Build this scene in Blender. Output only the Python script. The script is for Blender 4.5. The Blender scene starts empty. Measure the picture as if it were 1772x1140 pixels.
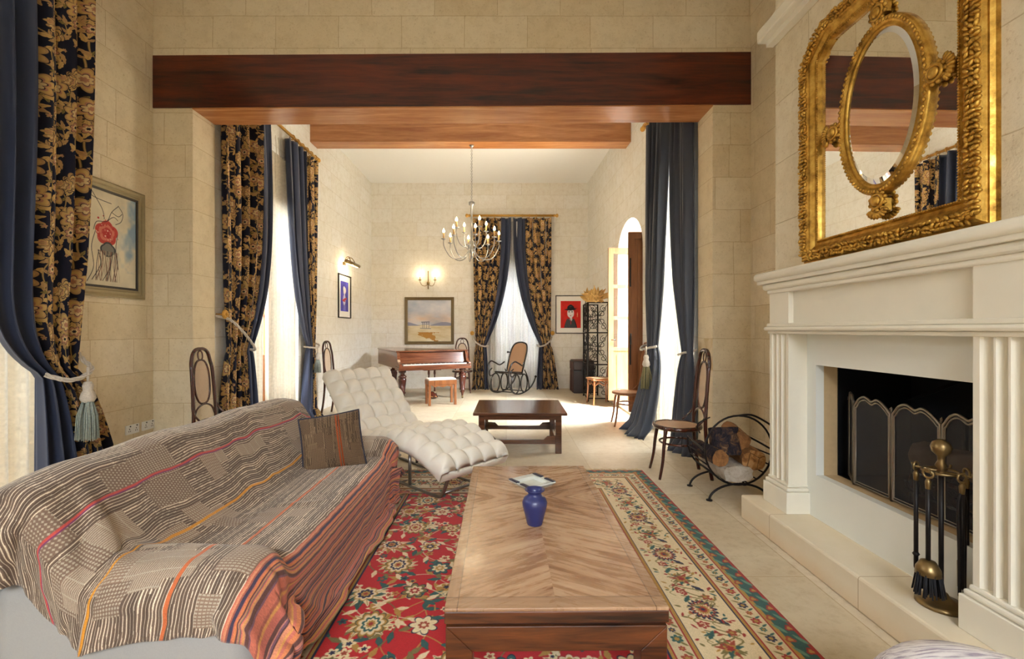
import bpy, bmesh, math, random
import numpy as np
from mathutils import Vector, Matrix
PI = math.pi
random.seed(7); RNG = np.random.default_rng(11)
SC = bpy.context.scene
COL = SC.collection
F, H, CX, CY = 790.0, 1.35, 876.0, 571.0

def lin(c):
    return tuple(((v/255)/12.92 if v/255 <= .04045 else ((v/255+.055)/1.055)**2.4) for v in c)

# ------------------------------------------------------------------ mesh builder
def V(*a): return Vector(a)
def spline(pts, n=8, closed=False):
    P = [Vector(p) for p in pts]; out = []; m = len(P)
    rng = range(m if closed else m-1)
    for i in rng:
        if closed: p0, p1, p2, p3 = P[(i-1) % m], P[i], P[(i+1) % m], P[(i+2) % m]
        else: p0, p1, p2, p3 = P[max(i-1, 0)], P[i], P[i+1], P[min(i+2, m-1)]
        for k in range(n):
            t = k/n
            out.append(.5*((2*p1)+(p2-p0)*t+(2*p0-5*p1+4*p2-p3)*t*t+(3*p1-p0-3*p2+p3)*t**3))
    if not closed: out.append(P[-1])
    return out
def circle_pts(c, r, ax1, ax2, n=24, r2=None, a0=0, a1=2*PI, closed=True):
    c = Vector(c); ax1 = Vector(ax1); ax2 = Vector(ax2); r2 = r2 or r
    m = n if closed else n+1
    return [c+ax1*(r*math.cos(a0+(a1-a0)*i/n))+ax2*(r2*math.sin(a0+(a1-a0)*i/n)) for i in range(m)]

class MB:
    def __init__(s): s.v = []; s.f = []; s.uv = {}; s.sm = []
    def add(s, verts, faces, smooth=True, uvs=None):
        b = len(s.v); s.v += [tuple(p) for p in verts]
        for i, f in enumerate(faces):
            s.f.append([b+k for k in f]); s.sm.append(smooth)
            if uvs: s.uv[len(s.f)-1] = [uvs[k] for k in f]
        return s
    def box(s, a, b, bev=0.0, rot=None, piv=None, seg=2):
        """axis box between corners a, b; optional bevel and rotation matrix about piv"""
        lo = [min(a[i], b[i]) for i in range(3)]; hi = [max(a[i], b[i]) for i in range(3)]
        if bev <= 0:
            vs = [V(x, y, z) for x in (lo[0], hi[0]) for y in (lo[1], hi[1]) for z in (lo[2], hi[2])]
            fs = [(0, 1, 3, 2), (4, 6, 7, 5), (0, 4, 5, 1), (2, 3, 7, 6), (0, 2, 6, 4), (1, 5, 7, 3)]
        else:
            bm = bmesh.new(); bmesh.ops.create_cube(bm, size=1)
            for v in bm.verts: v.co = Vector([(lo[i]+hi[i])/2+v.co[i]*(hi[i]-lo[i]) for i in range(3)])
            bev = min(bev, min(hi[i]-lo[i] for i in range(3))*.49)
            bmesh.ops.bevel(bm, geom=bm.edges[:], offset=bev, segments=seg, profile=.5, affect='EDGES')
            bm.verts.index_update()
            vs = [v.co.copy() for v in bm.verts]; fs = [[v.index for v in f.verts] for f in bm.faces]; bm.free()
        if rot is not None:
            p = Vector(piv if piv is not None else [(lo[i]+hi[i])/2 for i in range(3)])
            vs = [p+rot @ (v-p) for v in vs]
        return s.add(vs, fs, bev > .02)
    def tube(s, pts, r, n=8, closed=False, sx=1.0):
        P = [Vector(p) for p in pts]; m = len(P)
        R = r if isinstance(r, (list, tuple)) else [r]*m
        if len(R) != m: R = [R[0]+(R[-1]-R[0])*i/(m-1) if len(R) == 2 else np.interp(i/(m-1), np.linspace(0, 1, len(R)), R) for i in range(m)]
        def tan(i):
            if closed: return (P[(i+1) % m]-P[(i-1) % m]).normalized()
            return (P[min(i+1, m-1)]-P[max(i-1, 0)]).normalized()
        t = tan(0); up = Vector((0, 0, 1)) if abs(t.z) < .9 else Vector((1, 0, 0))
        nrm = (up-t*up.dot(t)).normalized(); vs = []
        for i in range(m):
            t = tan(i); nrm = (nrm-t*nrm.dot(t))
            nrm = nrm.normalized() if nrm.length > 1e-6 else t.orthogonal().normalized()
            bn = t.cross(nrm)
            for k in range(n):
                a = 2*PI*k/n; vs.append(P[i]+nrm*(R[i]*math.cos(a))+bn*(R[i]*sx*math.sin(a)))
        fs = []
        for i in range(m if closed else m-1):
            j = (i+1) % m
            for k in range(n): fs.append((i*n+k, i*n+(k+1) % n, j*n+(k+1) % n, j*n+k))
        if not closed: fs += [tuple(range(n))[::-1], tuple((m-1)*n+k for k in range(n))]
        return s.add(vs, fs)
    def lathe(s, prof, c=(0, 0, 0), n=24, ax=None):
        """prof = [(r,z)...]; ax = optional rotation matrix"""
        c = Vector(c); vs = []; m = len(prof)
        for r, z in prof:
            for k in range(n):
                p = V(r*math.cos(2*PI*k/n), r*math.sin(2*PI*k/n), z)
                vs.append(c+(ax @ p if ax is not None else p))
        fs = [(i*n+k, i*n+(k+1) % n, (i+1)*n+(k+1) % n, (i+1)*n+k) for i in range(m-1) for k in range(n)]
        if prof[0][0] > 1e-5: fs.append(tuple(range(n))[::-1])
        if prof[-1][0] > 1e-5: fs.append(tuple((m-1)*n+k for k in range(n)))
        return s.add(vs, fs)
    def prism(s, poly, vec, smooth=False):
        P = [Vector(p) for p in poly]; n = len(P); vec = Vector(vec)
        return s.add(P+[p+vec for p in P], [tuple(range(n))[::-1], tuple(range(n, 2*n))]+[(i, (i+1) % n, n+(i+1) % n, n+i) for i in range(n)], smooth)
    def ell(s, c, r, n=12, m=8, rot=None):
        c = Vector(c); r = (r, r, r) if not isinstance(r, (tuple, list)) else r; vs = []
        for i in range(m+1):
            a = PI*i/m
            for k in range(n):
                b = 2*PI*k/n; p = V(r[0]*math.sin(a)*math.cos(b), r[1]*math.sin(a)*math.sin(b), r[2]*math.cos(a))
                vs.append(c+(rot @ p if rot is not None else p))
        return s.add(vs, [(i*n+k, (i+1)*n+k, (i+1)*n+(k+1) % n, i*n+(k+1) % n) for i in range(m) for k in range(n)])
    def grid(s, fn, nu, nv, smooth=True, uvf=None, keep=None):
        vs = []; uv = []
        for j in range(nv+1):
            for i in range(nu+1):
                u, v = i/nu, j/nv; vs.append(fn(u, v)); uv.append(uvf(u, v) if uvf else (u, v))
        fs = [(j*(nu+1)+i, j*(nu+1)+i+1, (j+1)*(nu+1)+i+1, (j+1)*(nu+1)+i) for j in range(nv) for i in range(nu)
              if keep is None or keep((i+.5)/nu, (j+.5)/nv)]
        return s.add(vs, fs, smooth, uv)
    def sweep(s, path, prof, nrm, closed=True):
        """mitred profile (outward, height) along a planar path; nrm = plane normal"""
        P = [Vector(p) for p in path]; m = len(P); nrm = Vector(nrm).normalized(); k = len(prof); vs = []
        cen = sum(P, Vector())/m
        for i in range(m):
            a = (P[i]-P[(i-1) % m]).normalized(); b = (P[(i+1) % m]-P[i]).normalized()
            na = a.cross(nrm); nb = b.cross(nrm); mi = (na+nb).normalized(); sc = 1/max(.35, mi.dot(na))
            if mi.dot(P[i]-cen) < 0: mi = -mi
            for o, h in prof: vs.append(P[i]+mi*(o*sc)+nrm*h)
        fs = [(i*k+q, i*k+q+1, ((i+1) % m)*k+q+1, ((i+1) % m)*k+q) for i in range(m) for q in range(k-1)]
        return s.add(vs, fs, False)
    def build(s, name, mat, parent=None, bevel=0, sub=0, loc=None):
        me = bpy.data.meshes.new(name); me.from_pydata(s.v, [], s.f)
        me.polygons.foreach_set('use_smooth', s.sm)
        if s.uv:
            ul = me.uv_layers.new(name='UVMap')
            for p in me.polygons:
                q = s.uv.get(p.index)
                if q:
                    for li, c in zip(p.loop_indices, q): ul.data[li].uv = c
        bm = bmesh.new(); bm.from_mesh(me); bmesh.ops.recalc_face_normals(bm, faces=bm.faces[:]); bm.to_mesh(me); bm.free()
        me.materials.append(mat); o = bpy.data.objects.new(name, me); COL.objects.link(o)
        if parent: o.parent = parent
        if loc: o.location = loc
        if bevel:
            b = o.modifiers.new('b', 'BEVEL'); b.width = bevel; b.segments = 2; b.limit_method = 'ANGLE'; b.angle_limit = .6
        if sub:
            q = o.modifiers.new('s', 'SUBSURF'); q.levels = sub; q.render_levels = sub
        return o

def tag(o, label=None, cat=None, group=None, kind=None):
    if label: o['label'] = label
    if cat: o['category'] = cat
    if group: o['group'] = group
    if kind: o['kind'] = kind
    return o
def thing(name, label, cat, loc=(0, 0, 0), rz=0, group=None):
    o = bpy.data.objects.new(name, None); COL.objects.link(o); o.location = loc; o.rotation_euler = (0, 0, rz)
    o.empty_display_size = .1
    return tag(o, label, cat, group)
def copy_tree(o, parent=None):
    c = o.copy(); COL.objects.link(c)
    if parent: c.parent = parent
    for ch in list(o.children): copy_tree(ch, c)
    return c
def struct(name, mb, mat, parent=None):
    o = mb.build(name, mat, parent)
    if not parent: o['kind'] = 'structure'
    return o

# ------------------------------------------------------------------ materials
class NT:
    def __init__(s, name):
        s.m = bpy.data.materials.new(name); s.m.use_nodes = True; s.t = s.m.node_tree; s.n = s.t.nodes; s.n.clear()
        s.out = s.n.new('ShaderNodeOutputMaterial'); s.p = s.n.new('ShaderNodeBsdfPrincipled'); s.l(s.p.outputs[0], s.out.inputs[0])
    def l(s, a, b): s.t.links.new(a, b)
    def new(s, t, **k):
        n = s.n.new('ShaderNode'+t)
        for a, b in k.items():
            if hasattr(n, a) and a not in n.inputs: setattr(n, a, b)
        return n
    def val(s, sock, v):
        if hasattr(v, 'is_linked') or isinstance(v, bpy.types.NodeSocket): s.l(v, sock)
        else: sock.default_value = v
    def coord(s, kind='Object'):
        return s.new('TexCoord').outputs[kind]
    def mapping(s, v, sc=(1, 1, 1), rot=(0, 0, 0), loc=(0, 0, 0)):
        m = s.new('Mapping'); s.l(v, m.inputs[0]); m.inputs['Scale'].default_value = sc; m.inputs['Rotation'].default_value = rot; m.inputs['Location'].default_value = loc
        return m.outputs[0]
    def noise(s, v, sc, det=4, rough=.55, dist=0):
        n = s.new('TexNoise'); s.l(v, n.inputs['Vector']); n.inputs['Scale'].default_value = sc; n.inputs['Detail'].default_value = det
        n.inputs['Roughness'].default_value = rough; n.inputs['Distortion'].default_value = dist
        return n.outputs[0]
    def ramp(s, f, stops):
        r = s.new('ValToRGB'); s.l(f, r.inputs[0]); e = r.color_ramp.elements
        while len(e) < len(stops): e.new(.5)
        for q, (p, c) in zip(e, stops): q.position = p; q.color = (c[0], c[1], c[2], 1) if isinstance(c, (tuple, list)) else (c, c, c, 1)
        return r.outputs[0]
    def mix(s, f, a, b, mode='MIX'):
        m = s.new('Mix'); m.data_type = 'RGBA'; m.blend_type = mode
        s.val(m.inputs[0], f)
        for k, x in ((6, a), (7, b)):
            if isinstance(x, (tuple, list)): m.inputs[k].default_value = (x[0], x[1], x[2], 1)
            else: s.l(x, m.inputs[k])
        return m.outputs[2]
    def math(s, op, a, b=0.0, c=0.0):
        m = s.new('Math'); m.operation = op; s.val(m.inputs[0], a); s.val(m.inputs[1], b); s.val(m.inputs[2], c)
        return m.outputs[0]
    def bump(s, h, st=.3, dist=.01):
        b = s.new('Bump'); s.l(h, b.inputs['Height']); b.inputs['Strength'].default_value = st; b.inputs['Distance'].default_value = dist
        s.l(b.outputs[0], s.p.inputs['Normal']); return b
    def set(s, col=None, rough=.5, metal=0, spec=.5, coat=0, sheen=0):
        if col is not None:
            if isinstance(col, (tuple, list)): s.p.inputs['Base Color'].default_value = (*col[:3], 1)
            else: s.l(col, s.p.inputs['Base Color'])
        s.val(s.p.inputs['Roughness'], rough); s.p.inputs['Metallic'].default_value = metal; s.p.inputs['Specular IOR Level'].default_value = spec
        s.p.inputs['Coat Weight'].default_value = coat; s.p.inputs['Coat Roughness'].default_value = .1; s.p.inputs['Sheen Weight'].default_value = sheen
        return s.m

def plain(name, rgb, rough=.5, metal=0, spec=.5, var=.12, sc=30, bump=.1, coat=0, sheen=0):
    t = NT(name); c = t.coord(); n = t.noise(c, sc, 3); b = lin(rgb)
    col = t.mix(n, tuple(x*(1-var) for x in b), tuple(min(1, x*(1+var)) for x in b))
    if bump: t.bump(n, bump, .004)
    return t.set(col, rough, metal, spec, coat, sheen)
def emis(name, rgb, st):
    t = NT(name); t.set((1, 1, 1), .4); t.p.inputs['Emission Color'].default_value = (*lin(rgb), 1); t.p.inputs['Emission Strength'].default_value = st
    return t.m
def wood(name, dark, light, axis=0, sc=1.0, rough=.4, spec=.5, coat=0, knots=0, lo=.3, hi=.7):
    t = NT(name); s = [14*sc]*3; s[axis] = 1.1*sc; v = t.mapping(t.coord(), tuple(s))
    n = t.noise(v, 1.6, 6, .6, .8); v2 = t.mapping(t.coord(), tuple(x*3 for x in s)); n2 = t.noise(v2, 3, 3, .6)
    m = t.math('ADD', t.math('MULTIPLY', n, .75), t.math('MULTIPLY', n2, .25))
    col = t.ramp(m, [(lo, lin(dark)), (hi, lin(light))])
    if knots:
        k = t.new('TexVoronoi'); kv = t.mapping(t.coord(), tuple((.8 if i == axis else 2.6) for i in range(3))); t.l(kv, k.inputs['Vector']); k.inputs['Scale'].default_value = 1.3
        kf = t.ramp(k.outputs['Distance'], [(.03, 1.0), (.10, 0.0)])
        col = t.mix(t.math('MULTIPLY', kf, knots), col, tuple(x*.25 for x in lin(dark)))
    t.bump(m, .15, .004)
    return t.set(col, rough, 0, spec, coat)
def stone_wall(name, axis, c1, c2, cm, bw=.62, rh=.318, shift=0.0, rough=.9):
    """limestone blocks laid in courses; axis 0 = wall along x, 1 = wall along y"""
    t = NT(name); g = t.new('NewGeometry').outputs['Position']; sp = t.new('SeparateXYZ'); t.l(g, sp.inputs[0])
    row = t.math('FLOOR', t.math('DIVIDE', sp.outputs[2], rh))
    wob = t.math('MULTIPLY', t.math('SINE', t.math('MULTIPLY', row, 12.9)), .23)
    cb = t.new('CombineXYZ'); t.l(t.math('ADD', t.math('ADD', sp.outputs[axis], shift), wob), cb.inputs[0]); t.l(sp.outputs[2], cb.inputs[1])
    nz = t.noise(g, 2.3, 3); dv = t.new('VectorMath'); dv.operation = 'MULTIPLY_ADD'
    n3 = t.new('TexNoise'); t.l(g, n3.inputs['Vector']); n3.inputs['Scale'].default_value = 5
    t.l(n3.outputs['Color'], dv.inputs[0]); dv.inputs[1].default_value = (.012, .012, 0); t.l(cb.outputs[0], dv.inputs[2])
    br = t.new('TexBrick'); t.l(dv.outputs[0], br.inputs['Vector']); br.offset = .5; br.squash = .72; br.squash_frequency = 3
    br.inputs['Scale'].default_value = 1; br.inputs['Brick Width'].default_value = bw; br.inputs['Row Height'].default_value = rh
    br.inputs['Mortar Size'].default_value = .0035; br.inputs['Mortar Smooth'].default_value = .6; br.inputs['Bias'].default_value = 0
    br.inputs['Color1'].default_value = (*lin(c1), 1); br.inputs['Color2'].default_value = (*lin(c2), 1); br.inputs['Mortar'].default_value = (*lin(cm), 1)
    big = t.noise(g, 1.1, 5, .65, .5); med = t.noise(g, 9, 6, .7); pit = t.noise(g, 55, 3, .7)
    col = t.mix(t.ramp(big, [(.35, 0.0), (.75, .5)]), br.outputs['Color'], lin(c2), 'MIX')
    col = t.mix(.5, col, t.ramp(med, [(.3, (.78, .74, .66)), (.55, (1, 1, 1))]), 'MULTIPLY')
    col = t.mix(.55, col, t.ramp(pit, [(.28, (.62, .52, .40)), (.42, (1, 1, 1))]), 'MULTIPLY')
    h = t.math('SUBTRACT', t.math('ADD', t.math('MULTIPLY', med, .6), t.math('MULTIPLY', pit, .4)), t.math('MULTIPLY', br.outputs['Fac'], .5))
    t.bump(h, .35, .012)
    return t.set(col, rough, 0, .25)

def image(name, arr):
    h, w = arr.shape[:2]; im = bpy.data.images.new(name, w, h, alpha=False)
    px = np.ones((h, w, 4), np.float32); px[..., :3] = np.clip(arr, 0, 1); im.pixels.foreach_set(px.ravel()); im.update(); im.pack()
    return im
def fabric_img(name, img, scale=(1, 1), rough=.85, sheen=.2, bump=.25, weave=600, sat=1, val=1, trans=0):
    t = NT(name); uv = t.coord('UV'); v = t.mapping(uv, (scale[0], scale[1], 1)); im = t.new('TexImage'); im.image = img; t.l(v, im.inputs[0])
    hs = t.new('HueSaturation'); hs.inputs['Saturation'].default_value = sat; hs.inputs['Value'].default_value = val; t.l(im.outputs[0], hs.inputs['Color'])
    n = t.noise(uv, weave, 2); t.bump(n, bump, .003)
    t.set(hs.outputs[0], rough, 0, .2, 0, sheen); return t.m

# ------------------------------------------------------------------ drawing patterns into arrays
def C(*c): return np.array(c, np.float32)/255
class Canvas:
    def __init__(s, w, h, col, wrap=True): s.w, s.h, s.wrap = w, h, wrap; s.a = np.ones((h, w, 3), np.float32)*C(*col)
    def reg(s, cx, cy, R):
        R = int(R)+2; x0, y0 = int(round(cx)), int(round(cy))
        xs = np.arange(x0-R, x0+R+1); ys = np.arange(y0-R, y0+R+1)
        if not s.wrap: xs = xs[(xs >= 0) & (xs < s.w)]; ys = ys[(ys >= 0) & (ys < s.h)]
        X, Y = np.meshgrid(xs-cx, ys-cy); return X, Y, np.ix_(ys % s.h, xs % s.w)
    def put(s, ix, m, col):
        if m.size == 0: return
        a = s.a[ix]; m = np.clip(m, 0, 1)[..., None]; s.a[ix] = a*(1-m)+col*m
    def disc(s, cx, cy, r, col):
        X, Y, ix = s.reg(cx, cy, r+1); s.put(ix, r+.5-np.hypot(X, Y), col)
    def flower(s, cx, cy, R, rot, n, dep, cols, asp=1.0, pw=1.0):
        X, Y, ix = s.reg(cx, cy, R*1.45*max(1, asp)); c, q = math.cos(rot), math.sin(rot)
        x = (X*c+Y*q)/asp; y = -X*q+Y*c; r = np.hypot(x, y); th = np.arctan2(y, x)
        e = R*(1-dep+dep*np.abs(np.cos(n*th/2))**pw*2*.75)
        for fr, col in cols: s.put(ix, (e*fr-r)*.9+.5, col)
    def leaf(s, cx, cy, L, Wd, rot, col, vein=None, lobes=0):
        X, Y, ix = s.reg(cx, cy, L*.75); c, q = math.cos(rot), math.sin(rot); x = (X*c+Y*q)/(L/2); y = -X*q+Y*c
        w = Wd/2*np.clip(1-x*x, 0, 1)**.8*(1+.25*np.sign(x)*0-.25*x)
        if lobes: w = w*(.72+.28*np.abs(np.cos(lobes*x*PI/2)))
        m = (w-np.abs(y))+.5; m[np.abs(x) > 1] = 0; s.put(ix, m, col)
        if vein is not None: mv = (.9-np.abs(y)); mv[np.abs(x) > .8] = 0; s.put(ix, mv, vein)
    def curve(s, pts, w, col):
        P = spline([(x, y, 0) for x, y in pts], 10)
        for a, b in zip(P[:-1], P[1:]):
            n = max(1, int((b-a).length/max(.7, w*.5)))
            for k in range(n): p = a+(b-a)*(k/n); s.disc(p.x, p.y, w/2, col)
# ------------------------------------------------------------------ patterns
def make_floral():
    cv = Canvas(640, 640, (20, 22, 40)); r = random.Random(3)
    gold, tan, pink, ol, dk, cream = C(196, 160, 98), C(176, 140, 92), C(176, 126, 98), C(128, 112, 62), C(34, 30, 40), C(214, 188, 136)
    spots = [(90, 100), (330, 70), (545, 150), (200, 270), (430, 300), (70, 430), (300, 470), (540, 450), (170, 590), (430, 600), (215, 165), (440, 175), (60, 560), (590, 300), (310, 385)]
    for i, (x, y) in enumerate(spots):               # scrolling stems
        a = r.random()*6.28; s = 1 if i % 2 else -1
        pts = [(x+(26+20*k)*math.cos(a+s*k*.62), y+(26+20*k)*math.sin(a+s*k*.62)) for k in range(7)]
        cv.curve(pts, 9, ol); cv.curve(pts, 4, tan)
        for k in range(1, 7):
            px, py = pts[k]; an = a+s*k*.62
            cv.leaf(px+16*math.cos(an), py+16*math.sin(an), 58, 26, an+s*.9, tan if k % 2 else gold, ol, 3)
            cv.leaf(px-12*math.cos(an), py-12*math.sin(an), 40, 17, an-s*1.0, ol if k % 2 else tan, dk, 2)
    for i, (x, y) in enumerate(spots):
        a = r.random()*6.28
        if i % 3 == 0:
            cv.flower(x, y, 64, a, 7, .28, [(1.06, dk), (1, tan), (.86, gold), (.62, pink), (.5, dk), (.45, cream), (.22, pink)], 1.15)
        elif i % 3 == 1:                              # paisley of overlapping scales
            for k in range(6):
                q = a+k*.35; rr = 52-6*k
                cv.flower(x+(18+9*k)*math.cos(q), y+(18+9*k)*math.sin(q), rr*.78, q, 5, .3, [(1.1, dk), (1, gold if k % 2 else tan), (.62, pink if k % 2 else cream), (.4, tan)], 1.25)
        else:
            for k in range(9):
                q = a+k*2*PI/9
                cv.leaf(x+34*math.cos(q), y+34*math.sin(q), 62, 26, q, gold if k % 2 else tan, ol, 2)
            cv.flower(x, y, 27, a, 6, .3, [(1.1, dk), (1, pink), (.6, cream), (.3, dk)])
    for k in range(46):
        x, y = r.random()*640, r.random()*640
        if cv.a[int(y), int(x)].sum() < .5:
            cv.flower(x, y, r.uniform(7, 14), r.random()*6, 5, .4, [(1, tan), (.5, pink)])
    return cv.a
def make_rug(W=2.72, L=3.82, s=290):
    w, h = int(W*s), int(L*s); cv = Canvas(w, h, (180, 20, 28), False); r = random.Random(5)
    red, cream, navy, teal, gold, rust, ol, brick, ltcream = C(180, 20, 28), C(218, 198, 160), C(34, 34, 62), C(42, 84, 80), C(170, 128, 58), C(150, 62, 40), C(116, 104, 58), C(150, 40, 34), C(222, 204, 160)
    m = lambda v: v*s
    X, Y = np.meshgrid(np.arange(w), np.arange(h)); D = np.minimum(np.minimum(X, w-1-X), np.minimum(Y, h-1-Y))/s
    bands = [(0, .016, brick), (.016, .078, teal), (.078, .10, gold), (.10, .106, brick), (.106, .195, cream*.94), (.195, .201, brick), (.201, .217, gold), (.217, .223, navy), (.223, .49, cream), (.49, .496, navy), (.496, .512, gold), (.512, .518, brick), (.518, .60, cream*.92), (.60, .606, brick), (.606, .62, gold), (.62, .628, navy)]
    for a, b, c in bands: cv.a[(D >= a) & (D < b)] = c
    # field: vines, palmettes, rosettes
    fx0, fx1, fy0, fy1 = m(.63), w-m(.63), m(.63), h-m(.63)
    mask = D > .63; keepb = cv.a.copy()
    cols = [(cream, gold, navy, teal), (ltcream, cream, rust, ol), (teal, cream, gold, navy), (gold, cream, rust, navy), (ol, cream, brick, gold)]
    for k in range(95):
        x, y = r.uniform(fx0, fx1), r.uniform(fy0, fy1); a = r.random()*6.28; t = r.choice((-1, 1))
        pts = [(x+k2*15*math.cos(a+t*k2*.28), y+k2*15*math.sin(a+t*k2*.28)) for k2 in range(9)]
        cv.curve(pts, 2.2, r.choice((gold, cream*.9, ol)))
        for q, (px, py) in enumerate(pts[1:]):
            an = a+t*q*.28+r.choice((-1, 1))*1.1; cv.leaf(px+9*math.cos(an), py+9*math.sin(an), 22, 9, an, r.choice((cream, ol, gold, teal)), None, 2)
    nx, ny = 6, 10
    for i in range(nx):
        for j in range(ny):
            x = fx0+(i+.5)*(fx1-fx0)/nx+(14 if j % 2 else -14); y = fy0+(j+.5)*(fy1-fy0)/ny+r.uniform(-6, 6)
            A, B, D2, E = cols[(i*2+j*3) % 5]; kind = (i+2*j) % 4; R = m(.098) if kind in (0, 2) else m(.056)
            rot = PI/2+(0 if (i+j) % 2 else PI)
            if kind == 0:
                for k in range(11):
                    q = rot+(k-5)*.38; cv.leaf(x+R*.62*math.cos(q), y+R*.62*math.sin(q), R*1.15, R*.36, q, A if k % 2 else B, D2*.8, 2)
                cv.flower(x, y, R*.52, rot, 8, .2, [(1.12, D2), (1, cream), (.72, E), (.45, gold), (.22, rust)])
            elif kind == 2:
                for k in range(15):
                    q = rot+k*2*PI/15; cv.leaf(x+R*.66*1.25*math.cos(q), y+R*.66*math.sin(q), R*.75, R*.30, q+.25, (cream, gold, ltcream)[k % 3], ol*.8, 2)
                cv.flower(x, y, R*.66, rot, 9, .18, [(1.1, ol*.8), (1, gold), (.86, cream), (.62, (teal, rust, navy)[(i+j) % 3]), (.46, cream), (.3, gold), (.15, brick)], 1.3)
            else:
                cv.flower(x, y, R, r.random()*6, 7, .3, [(1.1, navy*.9), (1, A), (.7, B), (.42, D2), (.2, cream)])
    for k in range(520):
        x, y = r.uniform(fx0, fx1), r.uniform(fy0, fy1)
        if np.abs(cv.a[int(y), int(x)]-red).sum() < .06: cv.flower(x, y, r.uniform(4, 9), r.random()*6, 5, .4, [(1, r.choice((cream, gold, teal, ltcream))), (.45, r.choice((navy, rust)))])
    cv.a[~mask] = keepb[~mask]
    # borders
    def ring(d):
        x0, x1, y0, y1 = m(d), w-m(d), m(d), h-m(d); P = []
        for (ax, ay), (bx, by) in (((x0, y0), (x1, y0)), ((x1, y0), (x1, y1)), ((x1, y1), (x0, y1)), ((x0, y1), (x0, y0))): P.append(((ax, ay), (bx, by)))
        return P
    def along(d, step, fn):
        k = 0
        for (ax, ay), (bx, by) in ring(d):
            Ls = math.hypot(bx-ax, by-ay); n = max(1, round(Ls/m(step)))
            for i in range(n):
                t = (i+.5)/n; fn(ax+(bx-ax)*t, ay+(by-ay)*t, math.atan2(by-ay, bx-ax), k); k += 1
    along(.05, .075, lambda x, y, a, k: (cv.flower(x-6*math.sin(a)*(1 if k % 2 else -1), y+6*math.cos(a)*(1 if k % 2 else -1), 6, a, 3, .3, [(1, rust if k % 2 else brick), (.55, gold)]), cv.leaf(x+7*math.sin(a)*(1 if k % 2 else -1), y-7*math.cos(a)*(1 if k % 2 else -1), 22, 6, a+.5, C(92, 130, 110))))
    along(.15, .06, lambda x, y, a, k: (cv.flower(x, y, 6 if k % 2 else 4, a, 6, .3, [(1, [rust, navy, teal, brick][k % 4]), (.5, gold)]), cv.leaf(x+9*math.cos(a)-6*math.sin(a), y+9*math.sin(a)+6*math.cos(a), 12, 3, a+1, ol), cv.leaf(x+8*math.cos(a)+6*math.sin(a), y+8*math.sin(a)-6*math.cos(a), 10, 3, a-1, teal)))
    along(.56, .06, lambda x, y, a, k: (cv.flower(x, y, 7 if k % 2 else 4, a, 6, .3, [(1, [brick, teal, navy, rust][k % 4]), (.5, gold)]), cv.leaf(x+9*math.cos(a)+5*math.sin(a), y+9*math.sin(a)-5*math.cos(a), 13, 3.5, a+.8, ol)))
    def main(x, y, a, k):
        ca, sa = math.cos(a), math.sin(a); sgn = 1 if k % 2 else -1
        g = lambda u, v: (x+u*ca-v*sa, y+u*sa+v*ca)
        cv.curve([g(-34, 20*sgn), g(-18, -16*sgn), g(0, 4*sgn), g(16, 22*sgn), g(34, -18*sgn)], 2, ol)
        if k % 4 == 0:
            cv.flower(*g(0, 0), 18, a, 16, .22, [(1, navy), (.82, rust), (.66, cream), (.5, gold), (.3, brick), (.14, navy)], 1.15)
        elif k % 4 == 2:
            for q in range(9): cv.leaf(*g(10*math.cos(q*.7), 10*math.sin(q*.7)), 18, 6, a+q*.7, [ol, teal, rust][q % 3], None, 2)
            cv.flower(*g(0, 0), 8, a, 6, .3, [(1, gold), (.6, brick)])
        else:
            cv.flower(*g(6, 14*sgn), 7, a, 6, .3, [(1, brick), (.6, cream), (.3, rust)]); cv.flower(*g(-10, -16*sgn), 6, a, 5, .3, [(1, rust), (.5, gold)])
            cv.leaf(*g(12, -14*sgn), 22, 8, a+.7*sgn, navy, None, 3); cv.leaf(*g(-14, 12*sgn), 20, 7, a-.6, teal, None, 3)
        for q in range(4):
            u0, v0 = r.uniform(-30, 30), r.uniform(-26, 26); cv.curve([g(u0, v0), g(u0+8, v0+6), g(u0+14, v0-2)], 1.1, ol)
        for q in range(17):
            cv.leaf(*g(r.uniform(-36, 36), r.uniform(-34, 34)), r.uniform(6, 11), r.uniform(2.5, 4), r.random()*6, r.choice((teal, ol, rust, brick, gold)))
    along(.357, .135, main)
    fine = RNG.normal(0, .03, (h, w, 1)).astype(np.float32); cv.a = np.clip(cv.a*(1+fine), 0, 1)
    return cv.a
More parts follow.
